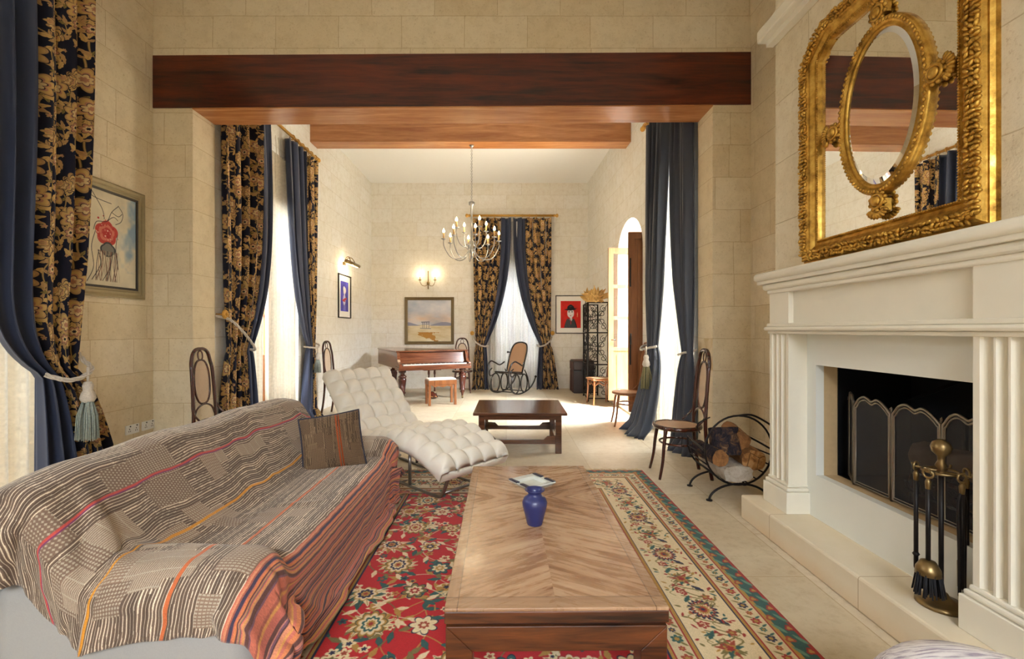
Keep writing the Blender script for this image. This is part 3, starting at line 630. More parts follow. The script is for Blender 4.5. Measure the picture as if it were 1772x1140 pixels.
# ------------------------------------------------------------------ windows and doors
def window(name, axis, pos, a0, a1, z0, z1, ncol, nrow, mat, th=.05, solid=0, bar=.035, stile=.075):
    """glazed french window: frame at plane `pos`, running along the other axis from a0 to a1"""
    def P(a, d, z): return (pos+d, a, z) if axis == 'x' else (a, pos+d, z)
    f = MB(); mid = (a0+a1)/2
    for q0, q1 in ((a0, mid), (mid, a1)):
        for u0, u1 in ((q0, q0+stile), (q1-stile, q1)): f.box(P(u0, 0, z0), P(u1, th, z1))
        for w0, w1 in ((z0, z0+.1), (z1-.09, z1)): f.box(P(q0, 0, w0), P(q1, th, w1))
        zz = z0+.1
        if solid: f.box(P(q0+stile, .015, z0+.1), P(q1-stile, th-.01, solid)); f.box(P(q0, 0, solid), P(q1, th, solid+.09)); zz = solid+.09
        for k in range(1, nrow): z = zz+(z1-.09-zz)*k/nrow; f.box(P(q0+stile, .01, z-bar/2), P(q1-stile, th-.01, z+bar/2))
        for k in range(1, ncol): u = q0+stile+(q1-q0-2*stile)*k/ncol; f.box(P(u-bar/2, .01, zz), P(u+bar/2, th-.01, z1-.09))
    o = struct(name, f, mat); MB().box(P(a0+.03, th/2-.003, (solid or z0)+.03), P(a1-.03, th/2+.003, z1-.03)).build('pane', M['pane'], o); return o
window('window_1', 'x', XL-.4, 1.0, 3.45, 0, 3.7, 1, 4, M['shutter'])
o = window('window_2', 'x', FL-.46, 5.26, 6.85, .0, 3.35, 1, 4, M['shutter'], solid=.9, stile=.12)
struct('trim_2', MB().box((FL-.5, 5.26, 3.35), (FL-.36, 6.85, 3.75)), M['plaster'])
window('window_3', 'x', 2.40, 5.0, 6.12, 0, 3.55, 1, 4, M['mat_board'])
window('window_4', 'y', YE+.3, bw0, bw1, 0, 2.9, 2, 5, M['mat_board'], solid=.92, stile=.06, bar=.025)
window('fill_window', 'y', YB-.3, -1.6, 1.4, 0, 3.6, 2, 4, M['mat_board'])  # made-up window behind the camera, added to let in fill light
def leaf_door(name, y, x0, x1, z0, z1, mat, glazed, th=.05):
    o = MB(); s = .085
    for u0, u1 in ((x0, x0+s), (x1-s, x1)): o.box((u0, y, z0), (u1, y+th, z1))
    rails = [z0+.14, z0+.86, z0+1.42, z0+2.0, z1-.02] if glazed else [z0+.2, z1-.12]
    o.box((x0+s, y, z0), (x1-s, y+th, z0+.13)); o.box((x0+s, y, z1-.1), (x1-s, y+th, z1))
    if glazed:
        o.box((x0+s, y+.012, z0+.13), (x1-s, y+th-.012, z0+.86)); o.box((x0+s+.06, y+.004, z0+.2), (x1-s-.06, y+th-.004, z0+.79))
        for z in (z0+.86, z0+1.4, z0+1.95): o.box((x0+s, y, z), (x1-s, y+th, z+.06))
    else:
        o.box((x0+s, y+.015, z0+.13), (x1-s, y+th-.015, z1-.1))
        for a, c in ((z0+.2, z0+1.1), (z0+1.2, z1-.17)): o.box((x0+s+.05, y+.005, a), (x1-s-.05, y+th-.005, c))
    d = o.build(name, mat); d['kind'] = 'structure'
    if glazed: MB().box((x0+s, y+th/2-.003, z0+.9), (x1-s, y+th/2+.003, z1-.1)).build('pane', M['pane'], d)
    h = MB()
    if glazed: h.tube([(x0+.04, y-.03, z0+1.05), (x0+.12, y-.03, z0+1.05)], .009)
    else:
        for z in (z0+.7, z0+1.85): h.box((x0+.012, y-.02, z), (x0+.03, y, z+.42))
        h.tube([(x0+.02, y-.03, z0+1.0), (x0+.02, y-.03, z0+1.16)], .012)
    h.build('bolt', M['iron'], d); return d
leaf_door('door_1', 7.94, 1.78, 2.42, .13, 2.78, M['door_lt'], True)
leaf_door('door_2', 6.74, 1.81, 2.42, .14, 2.80, M['door_dk'], False)

# ------------------------------------------------------------------ fireplace
fp = thing('fireplace', 'carved limestone fireplace with fluted columns, deep mantel shelf and raised hearth', 'fireplace', (1.95, 2.375, 0))
def L(b): b.v = [(x-1.95, y-2.375, z) for x, y, z in b.v]; return b
L(MB().box((1.69, 1.46, 0), (1.955, 3.29, .167), .012)).build('hearth', M['hearth'], fp)
OY0, OY1, OZ0, OZ1 = 1.876, 2.874, .437, 1.13
b = MB(); b.box((1.95, 1.55, .167), (2.0, OY0, 1.62)); b.box((1.95, OY1, .167), (2.0, 3.2, 1.62)); b.box((1.95, OY0, .167), (2.0, OY1, OZ0)); b.box((1.95, OY0, OZ1), (2.0, OY1, 1.62)); L(b).build('surround', M['surround'], fp)
b = MB()
for y in (OY0-.02, OY1): b.box((2.0, y, OZ0-.02), (2.09, y+.02, OZ1+.02))
b.box((2.0, OY0, OZ0-.02), (2.09, OY1, OZ0)); b.box((2.0, OY0, OZ1), (2.09, OY1, OZ1+.02)); L(b).build('opening_lining', M['reveal'], fp)
b = MB(); x1 = 2.6
b.box((2.09, OY0-.08, OZ0-.04), (x1, OY1+.06, OZ0-.02)); b.box((2.09, OY0-.08, OZ1+.18), (x1, OY1+.06, OZ1+.2)); b.box((x1, OY0-.08, OZ0-.04), (x1+.02, OY1+.06, OZ1+.2))
b.box((2.09, OY0-.1, OZ0-.04), (x1, OY0-.08, OZ1+.2)); b.box((2.09, OY1+.06, OZ0-.04), (x1, OY1+.08, OZ1+.2))
for y0, y1 in ((OY0-.1, OY0), (OY1, OY1+.08)): b.box((2.085, y0, OZ0-.04), (2.092, y1, OZ1+.2))
b.box((2.085, OY0-.1, OZ1), (2.092, OY1+.08, OZ1+.2))
L(b).build('firebox', M['soot_shade'], fp)
b = MB()
for k in range(16): b.box((2.56, 2.02+k*.035, .50), (2.6, 2.04+k*.035, .86), .006)
b.prism([(2.585, 2.1, 1.3), (2.585, 2.14, 1.3), (2.3, 2.62, .95), (2.3, 2.58, .95)], (.01, 0, .0)); L(b).build('fireback', M['iron'], fp)
def flutes(y0, y1, xf):
    w = y1-y0; pts = []
    seg = [('f', 0, .12), ('c', .12, .36), ('f', .36, .40), ('c', .40, .60), ('f', .60, .64), ('c', .64, .88), ('f', .88, 1)]
    for k, a, c in seg:
        if k == 'f': pts += [(xf, y0+a*w), (xf, y0+c*w)]
        else: pts += [(xf+.028*math.sin(PI*i/8), y0+(a+(c-a)*i/8)*w) for i in range(1, 8)]
    return pts
for y0, y1 in ((2.96, 3.17), (1.58, 1.79)):
    p = flutes(y0, y1, 1.83)+[(1.952, y1), (1.952, y0)]
    b = MB().prism([(x, y, .34) for x, y in p], (0, 0, 1.0)); L(b).build('column', M['mantel'], fp)
    b = MB(); b.box((1.80, y0-.03, .167), (1.952, y1+.03, .305), .004); b.box((1.808, y0-.022, .305), (1.952, y1+.022, .33), .01); b.box((1.82, y0-.01, .33), (1.952, y1+.01, .352), .008); L(b).build('plinth', M['mantel'], fp)
    b = MB().box((1.83, y0, 1.395), (1.952, y1, 1.60)); L(b).build('corner_block', M['mantel'], fp)
b = MB(); b.box((1.80, 1.55, 1.345), (1.952, 3.2, 1.372), .012); b.box((1.815, 1.565, 1.372), (1.952, 3.185, 1.395), .006); b.box((1.82, 1.57, 1.325), (1.952, 3.18, 1.345), .005); L(b).build('lower_moulding', M['mantel'], fp)
L(MB().box((1.862, 1.6, 1.39), (1.952, 3.15, 1.61))).build('frieze', M['mantel'], fp)
b = MB(); b.box((1.768, 1.485, 1.69), (2.0, 3.283, 1.748), .026, seg=4); b.box((1.79, 1.505, 1.668), (2.0, 3.262, 1.692), .004); b.box((1.805, 1.525, 1.625), (2.0, 3.23, 1.67), .02, seg=3); b.box((1.82, 1.56, 1.60), (2.0, 3.19, 1.626), .008); L(b).build('mantel_shelf', M['mantel'], fp)

# logs and grate in the firebox
g = thing('fire_grate', 'low iron grate of curved bars inside the fireplace', 'grate', (2.34, 2.2, OZ0-.02)); b = MB()
for k in range(9):
    y = -.28+k*.07; b.tube(spline([(-.17, y, .12), (-.13, y, .05), (0, y, .04), (.16, y, .05)], 4), .008, 6)
b.tube([(-.15, -.3, .06), (-.15, .3, .06)], .009, 6); b.tube([(.14, -.3, .05), (.14, .3, .05)], .009, 6)
for y in (-.28, .28):
    for x in (-.14, .14): b.tube([(x, y, 0), (x, y, .06)], .01, 6)
b.build('bars', M['iron_grey'], g)
def log(name, label, p0, p1, r, mat, endmat, group=None, sides=14, seed=0):
    r_ = random.Random(seed); p0, p1 = Vector(p0), Vector(p1); c = (p0+p1)/2; n = 10; ax = (p1-p0); t = ax.normalized(); u = t.orthogonal().normalized(); w = t.cross(u)
    o = thing(name, label, 'log', c, 0, group); b = MB(); vs = []; ks = [1+r_.uniform(-.14, .14) for _ in range(sides)]
    for i in range(n+1):
        for k in range(sides):
            a = 2*PI*k/sides; rr = r*ks[k]*(1+r_.uniform(-.04, .04)); vs.append(p0-c+ax*(i/n)+u*(rr*math.cos(a))+w*(rr*math.sin(a)))
    b.add(vs, [(i*sides+k, i*sides+(k+1) % sides, (i+1)*sides+(k+1) % sides, (i+1)*sides+k) for i in range(n) for k in range(sides)]); b.build('bark', mat, o)
    for i, q in ((0, p0), (n, p1)):
        e = MB(); d = -t*.002 if i == 0 else t*.002; ring = [vs[i*sides+k]+d for k in range(sides)]
        e.add([q-c+d]+ring, [(0, 1+k, 1+(k+1) % sides) for k in range(sides)], False); e.build('cut_end', endmat, o)
    return o
log('firewood_log', 'long grey log lying on top inside the fireplace behind the spark screen', (2.32, 2.56, .65), (2.36, 1.80, .66), .075, M['log_grey'], M['log_grey'], None, seed=4)
log('firewood_log', 'charred reddish log under the long grey log in the fireplace', (2.24, 2.5, .515), (2.3, 1.85, .52), .05, M['bark'], M['log_wood'], None, seed=5)
log('firewood_log', 'dark log at the back of the iron fire grate', (2.44, 2.45, .52), (2.42, 1.9, .52), .055, M['bark'], M['bark'], None, seed=6)

# ------------------------------------------------------------------ folding spark screen
fs = thing('fire_screen', 'folding brass and mesh spark screen standing in the fireplace opening', 'fire screen', (2.055, 2.29, OZ0))
def spark(a, c, end=False):
    a, c = Vector((a[0]-2.055, a[1]-2.29, 0)), Vector((c[0]-2.055, c[1]-2.29, 0)); d = c-a
    prof = [(0, .465), (.06, .475), (.16, .512), (.3, .528), (.40, .520), (.5, .508), (.62, .523), (.74, .515), (.88, .487), (.95, .468), (1, .465)]
    pan = thing('panel', None, None); pan.parent = fs; del_ = [k for k in ('label', 'category') if k in pan]
    top = spline([a+d*s+V(0, 0, z) for s, z in prof], 3); fr = MB()
    loop = [a+d*.03+V(0, 0, .012)]+[a+d*.03+V(0, 0, .46)]+[p for p in top[2:-2]]+[c-d*.03+V(0, 0, .46)]+[c-d*.03+V(0, 0, .012)]
    for off, rr in ((0, .0075), (.016, .005)):
        cen = a+d*.5+V(0, 0, .26); fr.tube([p+(cen-p).normalized()*off for p in loop], rr, 6, True)
    for q in (a, c):
        fr.tube([q, q+V(0, 0, .475)], .006, 8); fr.lathe([(0, 0), (.011, .006), (.006, .014), (.010, .02), (0, .032)], q+V(0, 0, .472), 8)
    fr.build('frame', M['pewter'], pan); m = MB(); P2 = loop; m.add([a+d*.5+V(0, 0, .25)]+P2, [(0, 1+i, 1+(i+1) % len(P2)) for i in range(len(P2))], False); m.build('mesh', M['spark'], pan)
sp = [(2.15, 2.862), (2.055, 2.70), (2.055, 2.435), (2.055, 2.153), (2.055, 1.905)]
for p, q in zip(sp[:-1], sp[1:]): spark(p, q)

# ------------------------------------------------------------------ fire tools
ft = thing('fire_tool_stand', 'brass-knobbed companion stand with round base on the hearth', 'fire tool stand', (1.872, 1.965, .167))
MB().lathe([(.088, 0), (.088, .012), (.075, .02), (.05, .026), (.03, .04), (.022, .055), (.0, .056)], n=32).build('base', M['old_brass'], ft)
MB().tube([(0, 0, .04), (0, 0, .57)], .009, 10).build('pole', M['iron'], ft)
MB().lathe([(.010, .56), (.018, .57), (.010, .585), (.022, .6), (.012, .62), (.014, .64), (.032, .66), (.037, .68), (.03, .70), (.012, .712), (0, .714)], n=20).build('knob', M['old_brass'], ft)
b = MB(); b.tube(circle_pts((0, 0, .575), .062, (1, 0, 0), (0, 1, 0), 24), .006, 6, True)
for k in range(4): a = k*PI/2+.5; b.tube([(0, 0, .575), (.095*math.cos(a), .095*math.sin(a), .575), (.1*math.cos(a), .1*math.sin(a), .59)], .005, 6)
b.build('hook_ring', M['old_brass'], ft)
def tool(name, label, ang, zb, kind):
    r = .09; t = thing(name, label, 'fire tool', (1.872+r*math.cos(ang), 1.965+r*math.sin(ang), .167+.56)); zb = zb-.56
    MB().tube([(0, 0, -.02), (0, 0, zb+.03)], .0085, 8).build('shaft', M['iron'], t)
    b = MB(); b.tube(circle_pts((0, 0, .015), .018, (math.cos(ang+1.57), math.sin(ang+1.57), 0), (0, 0, 1), 14), .005, 6, True); b.lathe([(.006, -.005), (.011, -.02), (.009, -.05), (0, -.055)], n=10); b.build('handle', M['old_brass'], t); b = MB()
    if kind == 'brush':
        b.lathe([(.01, zb+.05), (.026, zb+.045), (.042, zb+.015), (.045, zb-.01), (0, zb-.01)], n=20); b.build('ferrule', M['old_brass'], t); b = MB(); rr = random.Random(1)
        for k in range(90):
            a = rr.random()*6.28; q = rr.random()**.5*.042; b.tube([(q*math.cos(a), q*math.sin(a), zb), (q*1.35*math.cos(a), q*1.35*math.sin(a), zb-.085-rr.random()*.012)], .0035, 4)
        b.build('bristles', M['bristle'], t)
    elif kind == 'shovel':
        b.prism([(-.012, 0, zb+.06), (.012, 0, zb+.06), (.036, 0, zb+.02), (.034, 0, zb-.09), (0, 0, zb-.105), (-.034, 0, zb-.09), (-.036, 0, zb+.02)], (0, .006, 0)); b.build('pan', M['old_brass'], t)
    elif kind == 'tongs':
        for s in (-1, 1): b.tube(spline([(0, 0, -.04), (.016*s, 0, -.1), (.012*s, 0, zb+.2), (.01*s, 0, zb)], 6), .006, 6)
        b.build('jaw', M['iron'], t)
    else:
        b.lathe([(.008, zb+.1), (.014, zb+.09), (.008, zb+.08), (.008, zb+.03), (0, zb)], n=10); b.tube([(0, 0, zb+.05), (.03, 0, zb+.03)], [.006, .002], 6); b.build('spike', M['iron'], t)
    return t
tool('hearth_brush', 'round black-bristled hearth brush hanging on the companion stand', PI+.35, .16, 'brush'); tool('fire_poker', 'slim black poker hanging behind the hearth brush', PI*.62, .09, 'poker')
tool('fire_tongs', 'black fire tongs with scroll handle hanging in front on companion stand', -PI*.5, .09, 'tongs'); tool('fire_shovel', 'small fire shovel hanging nearest the column on companion stand', -.25, .18, 'shovel')

# ------------------------------------------------------------------ gilt mirror
MY0, MY1, MZ0, MZ1 = 1.752, 2.845, 1.752, 3.15
mr = thing('wall_mirror', 'large gilt carved mirror with an oval centre above the mantel shelf', 'mirror', (1.9, (MY0+MY1)/2, MZ0)); hw, hh = (MY1-MY0)/2, MZ1-MZ0
def octo(i):                                         # outline inset by i
    w = hw-i; t = hh-i; c1, c2 = .155-i*.3, .205-i*.3
    return [(0, -w, i), (0, w, i), (0, w, hh-c2-.0), (0, w-c1, t), (0, -w+c1, t), (0, -w, hh-c2)]
MB().sweep(octo(.075), [(.075, -.001), (.075, .02), (.066, .034), (.058, .034), (.052, .05), (.04, .062), (.016, .062), (.004, .048), (-.006, .044), (-.026, .03), (-.042, .026), (-.048, .034), (-.056, .034), (-.062, .014), (-.062, -.001)], (-1, 0, 0)).build('frame', M['gold'], mr)
rr = random.Random(4); b = MB(); oc = octo(.047)
for i in range(6):
    p, q = Vector(oc[i]), Vector(oc[(i+1) % 6]); d = (q-p); n = int(d.length/.021); t = d.normalized(); s = V(-1, 0, 0).cross(t)
    for k in range(n):
        c = p+d*((k+.5)/n)
        for off in (-.017, .004, .021):
            an = rr.uniform(-1.2, 1.2); rot = Matrix.Rotation(an, 3, 'X'); b.ell(c+s*(off+rr.uniform(-.004, .004))+V(-.066-rr.uniform(-.003, .006), 0, 0), (.011, .016, .008), 7, 5, rot)
b.build('carved_leaves', M['gold'], mr)
b = MB()
for i in range(6):
    p, q = Vector(octo(.127)[i]), Vector(octo(.127)[(i+1) % 6]); n = int((q-p).length/.012)
    for k in range(n): b.ell(p+(q-p)*((k+.5)/n)+V(-.036, 0, 0), .0055, 6, 4)
b.build('bead_moulding', M['gold'], mr)
P = octo(.132); MB().add([(-.012, y, z) for x, y, z in P]+[(-.002, y, z) for x, y, z in P], [tuple(range(6)), tuple(range(11, 5, -1))]+[(i, (i+1) % 6, 6+(i+1) % 6, 6+i) for i in range(6)], False).build('mirror_glass', M['mirror'], mr)
oz, oa, ob = 2.462-MZ0, .272, .435                   # oval centre height and half axes
ov = thing('oval_mirror', None, None); ov.parent = mr; ov.location = (-.012, -.022, oz)
b = MB(); n = 64; prof = [(0, 0), (0, .018), (.01, .028), (.024, .030), (.03, .02), (.042, .018), (.05, .024), (.056, .014), (.056, .0)]
vs = []; k = len(prof)
for i in range(n):
    a = 2*PI*i/n
    for o_, h_ in prof: vs.append((-h_, (oa-o_)*math.cos(a), (ob-o_)*math.sin(a)))
b.add(vs, [(i*k+q, i*k+q+1, ((i+1) % n)*k+q+1, ((i+1) % n)*k+q) for i in range(n) for q in range(k-1)]); b.build('oval_frame', M['gold'], ov)
b = MB()
for i in range(88):
    a = 2*PI*i/88; b.ell((-.031, (oa-.017)*math.cos(a), (ob-.017)*math.sin(a)), (.007, .010, .010), 6, 5)
b.build('beads', M['gold'], ov)
b = MB(); ri = [(-.014, (oa-.054)*math.cos(2*PI*i/n), (ob-.054)*math.sin(2*PI*i/n)) for i in range(n)]; r2 = [(-.020, (oa-.082)*math.cos(2*PI*i/n), (ob-.082)*math.sin(2*PI*i/n)) for i in range(n)]
b.add(ri+r2, [(i, (i+1) % n, n+(i+1) % n, n+i) for i in range(n)], False); b.build('bevelled_rim', M['mirror_edge'], ov); MB().add(r2, [tuple(range(n))], False).build('oval_glass', M['mirror'], ov)
for y, z, a in ((-.022, oz+ob+.055, PI/2), (-.022, oz-ob-.055, -PI/2), (-.022+oa+.05, oz, 0), (-.022-oa-.05, oz, PI)):
    b = MB(); rot = Matrix.Rotation(a, 3, 'X'); c = V(-.03, y, z)
    b.ell(c+rot @ V(-.02, -.02, 0), (.016, .026, .026), 14, 8); b.tube([c+rot @ p for p in circle_pts((-.016, -.02, 0), .034, (0, 1, 0), (0, 0, 1), 20)], .008, 6, True)
    for k in range(9):
        q = (k-4)*.3; b.ell(c+rot @ V(-.012, .016+.036*math.cos(q), .048*math.sin(q)), (.012, .020, .010), 8, 6, rot @ Matrix.Rotation(q, 3, 'X'))
    for k in range(10): q = k*.63; b.ell(c+rot @ V(-.010, -.02+.045*math.cos(q), .045*math.sin(q)), (.010, .011, .011), 7, 5)
    b.box(c+V(0, -.03, -.03), c+V(.022, .03, .03)); b.build('rosette', M['gold'], mr)
mr.rotation_euler = (0, 0, .0148); mr.location.x -= .009
# ------------------------------------------------------------------ curtains
def curtain(name, label, O, along, nrm, W, zt, ztie, offt, wt, wb, zb, nf, split, mats, group=None, p=2.2, amp=.05, bulge=.04, seed=0, offb=None, base=.09, uvw=1.9, liftb=0, kick=0):
    """hanging panel gathered by a tie-back: O outer top corner on the wall, along = towards the window centre, split = share of face fabric"""
    r = random.Random(seed); O = Vector((O[0], O[1], 0)); A = Vector(along); N = Vector(nrm); t = thing(name, label, 'curtain', (O.x, O.y, max(0, zb)), 0, group)
    ph = [r.uniform(0, 6.28) for _ in range(4)]; offb = offt if offb is None else offb; T = Vector((O.x, O.y, max(0, zb))); ntie = (zt-ztie)/(zt-zb)
    def fn(u, v):
        z = zt+(zb-zt)*v
        if v <= ntie:
            q = v/ntie; ou = offt*q**2; inn = W+(offt+wt-W)*q**p; sq = max(0, (q-.75)/.25); am = amp*(1-.45*sq); bl = bulge*math.sin(PI*min(1, q))*u
            if u > .5: z -= liftb*math.sin(PI*min(1, q**3))*((u-.5)*2)**2*.0
        else:
            q = (v-ntie)/(1-ntie); e = q**.6; ou = offt+(offb-offt)*e; inn = offt+wt+(offb+wb-offt-wt)*e; am = amp*(.55+.75*e); bl = kick*q**1.5
        k = u*2*PI*nf; d = am*(math.sin(k+ph[0]+.5*math.sin(v*3+ph[1]))+.35*math.sin(2.3*k+ph[2]+v*2))
        x = ou+(inn-ou)*(u+.018*math.sin(2*k+ph[3])*(1 if 0 < u < 1 else 0)); pool = max(0, (v-.965)/.035)
        pin = .035 if abs(v-ntie) < .012 else 0
        return O+A*x+N*(base+d+bl+pool*.05*(1+math.sin(k*1.3))-pin*0)+V(0, 0, z)-T
    nv, nu = 90, int(nf*14)
    for nm, ulo, uhi, mt in (('face_fabric', 0, split, mats[0]), ('lining', split, 1, mats[1])):
        if uhi-ulo < .02: continue
        b = MB(); n = max(6, int(nu*(uhi-ulo)))
        b.grid(lambda u, v: fn(ulo+(uhi-ulo)*u, v), n, nv, True, lambda u, v: ((ulo+(uhi-ulo)*u)*W*uvw/.80, (1-v)*(zt-zb)/.80))
        o = b.build(nm, mt, t); s = o.modifiers.new('th', 'SOLIDIFY'); s.thickness = .004; s.offset = 0
    # heading pleats
    return t, fn
def rope_loop(b, pts, r, n=3):
    """twisted cord following pts"""
    P = spline(pts, 10); m = len(P); tot = sum((P[i+1]-P[i]).length for i in range(m-1)); s = 0; Q = [[] for _ in range(n)]
    for i in range(m):
        t = (P[min(i+1, m-1)]-P[max(i-1, 0)]).normalized(); u = t.orthogonal().normalized(); w = t.cross(u)
        for k in range(n): a = s/(r*5)*2+2*PI*k/n; Q[k].append(P[i]+u*(r*.6*math.cos(a))+w*(r*.6*math.sin(a)))
        if i < m-1: s += (P[i+1]-P[i]).length
    for q in Q: b.tube(q, r*.55, 6)
def tieback(label, pts, tassel=None, mat='tassel', r=.013, hook=None, size=1.0, group=None):
    base = Vector(pts[0]); t = thing('curtain_tieback', label, 'tieback', base, 0, group); b = MB(); rope_loop(b, [Vector(p)-base for p in pts], r); b.build('rope', M['rope'], t)
    if tassel is not None:
        q = Vector(tassel)-base; b = MB(); s = size
        b.lathe([(0, .03*s), (.02*s, .025*s), (.03*s, 0), (.026*s, -.03*s), (.036*s, -.05*s), (.044*s, -.085*s), (.03*s, -.11*s), (0, -.115*s)], q, 16); b.tube([q+V(0, 0, .02*s), q+V(0, 0, .12*s)], .008*s, 6); b.build('tassel_head', M['rope'], t)
        b = MB(); rr = random.Random(3)
        for k in range(70):
            a = rr.random()*6.28; w = rr.random()**.5; b.tube([q+V(.026*s*w*math.cos(a), .026*s*w*math.sin(a), -.09*s), q+V(.06*s*w*math.cos(a), .06*s*w*math.sin(a), -.2*s), q+V(.068*s*w*math.cos(a), .068*s*w*math.sin(a), (-.34-.02*rr.random())*s)], .0042*s, 4)
        b.build('tassel_fringe', M[mat], t)
    if hook is not None:
        q = Vector(hook[0])-base; n = Vector(hook[1]); b = MB(); b.tube([q, q+n*.1], .008, 8)
        for k in range(10):
            a = k*PI/5; u = n.orthogonal().normalized(); w = n.cross(u); c = q+n*.1+(u*math.cos(a)+w*math.sin(a))*.03; b.ell(c, (.018, .018, .022), 8, 6)
        b.ell(q+n*.115, .018, 10, 8); b.build('wall_hook', M['brass'], t)
    return t
def rod(label, p, q, r=.022, mat='brass', nring=10, skip=(0.45, .55), fin=True):
    p, q = Vector(p), Vector(q); d = (q-p).normalized(); t = thing('curtain_rod', label, 'curtain rod', p); L_ = (q-p); MB().tube([V(0, 0, 0), L_], r, 14).build('pole', M[mat], t)
    if fin:
        for e, s in ((V(0, 0, 0), -1), (L_, 1)):
            b = MB(); up = V(0, 0, 1); rot = d.to_track_quat('Z', 'Y').to_matrix()
            if s < 0: rot = rot @ Matrix.Rotation(PI, 3, 'X')
            b.lathe([(r, -.01), (r*1.5, 0), (r*.8, .02), (r*1.2, .035), (r*1.7, .06), (r*1.4, .085), (0, .1)], e, 14, rot); b.build('finial', M[mat], t)
    u = V(0, 0, 1); w = d.cross(u)
    for k in range(nring):
        f = (k+.5)/nring
        if skip[0] < f < skip[1]: continue
        b = MB().tube(circle_pts(L_*f-V(0, 0, .006), r+.012, w, u, 16), .006, 6, True); b.build('ring', M[mat], t)
    return t
def sheer(label, O, along, nrm, W, zt, zb, nf, amp, mat='voile', seed=0, top=None):
    O = Vector((O[0], O[1], zb)); A = Vector(along); N = Vector(nrm); ph = seed*1.7; b = MB(); t = W if top is None else top
    def fn(u, v): w = t+(W-t)*min(1, v*2.2)**.8; return A*(u*w)+N*(amp*math.sin(u*2*PI*nf+ph+.6*math.sin(v*2.1+ph))+amp*.4*math.sin(u*2*PI*nf*2.7+ph+v))+V(0, 0, (zt-zb)*(1-v))
    b.grid(fn, int(nf*12), 30, True, lambda u, v: (u*W, v*(zt-zb)/2)); o = b.build('sheer_curtain', M[mat]); o.location = O; tag(o, label, 'sheer curtain', 'sheer curtains at the tall windows'); return o
X, Y_ = (1, 0, 0), (0, 1, 0); nX, nY = (-1, 0, 0), (0, -1, 0); G1 = 'floral curtains at the tall windows'
# near left window
curtain('floral_curtain', 'large dark floral curtain with blue lining beside the framed figure picture on left wall', (XL, 3.66), nY, X, .80, 4.3, 1.03, .13, .27, .62, .0, 5, .55, (M['floral'], M['navy']), G1, p=13, amp=.06, bulge=.07, seed=1, offb=-.24, base=.13, uvw=2.2)
tieback('blue and cream corded tieback with big tassel on the large curtain at left', [(XL+.02, 3.66, 1.20), (XL+.16, 3.58, 1.12), (XL+.285, 3.52, 1.05), (XL+.30, 3.40, .99), (XL+.27, 3.31, .99), (XL+.18, 3.27, 1.03)], (XL+.31, 3.46, .93), 'tassel', .016, size=1.15)
rod('brass rod of the near left window above the large floral curtain', (XL+.13, .7, 4.34), (XL+.13, 3.72, 4.34), nring=14)
curtain('floral_curtain', 'floral curtain with blue lining on the near side of left front window', (XL, .62), Y_, X, .7, 4.3, 1.03, .1, .27, .5, .0, 5, .55, (M['floral'], M['navy']), G1, p=4, seed=2, base=.13)
sheer('long white sheer at the left edge beside the large floral curtain', (XL-.03, 2.24), Y_, X, 1.2, 4.2, .02, 9, .03, 'voile', 1)
sheer('white sheer at the near half of the left front window', (XL-.03, 1.02), Y_, X, 1.15, 4.2, .02, 8, .03, 'voile', 2)
# far room, left window
curtain('floral_curtain', 'floral curtain hanging just past the left stone pier behind the tall cane chair', (FL, 4.87), Y_, X, .93, 4.02, 1.12, .10, .42, .62, .0, 5, .80, (M['floral'], M['navy']), G1, p=4, amp=.055, bulge=.03, seed=3, offb=-.02)
tieback('cord stretched from a gilt rosette across the floral curtain by the left pier', [(FL+.02, 4.86, 1.50), (FL+.14, 4.93, 1.46), (FL+.2, 5.05, 1.34), (FL+.21, 5.2, 1.22), (FL+.18, 5.34, 1.12), (FL+.05, 5.33, 1.14)], None, r=.014, hook=((FL+.005, 4.9, 1.52), X))
curtain('floral_curtain', 'blue-lined floral curtain at the far side of the left window, behind white chaise', (FL, 7.22), nY, X, .92, 4.02, 1.08, .02, .22, .40, .0, 5, .42, (M['floral'], M['navy']), G1, p=3.2, amp=.05, bulge=.04, seed=4)
tieback('pale cord round the curtain beside the far left cane chair', [(FL+.02, 7.24, 1.16), (FL+.17, 7.19, 1.12), (FL+.20, 7.08, 1.08), (FL+.17, 6.97, 1.08), (FL+.04, 6.94, 1.1)], (FL+.215, 7.04, .98), size=.8)
rod('gilt rod with rings over the left window of the far room', (FL+.11, 4.86, 4.07), (FL+.11, 7.25, 4.07), nring=16, skip=(.38, .60))
sheer('cream sheer at near half of the left window, by floral curtain', (FL-.03, 5.28), Y_, X, .60, 3.98, .02, 8, .03, seed=3)
sheer('cream sheer at far half of the left window, behind sofa back', (FL-.03, 5.98), Y_, X, .82, 3.98, .02, 8, .03, seed=4, top=.5)
rod('thin white net rod inside the left window of the far room', (FL-.03, 5.06, 4.0), (FL-.03, 6.84, 4.0), .008, 'white_plastic', 0, fin=False)
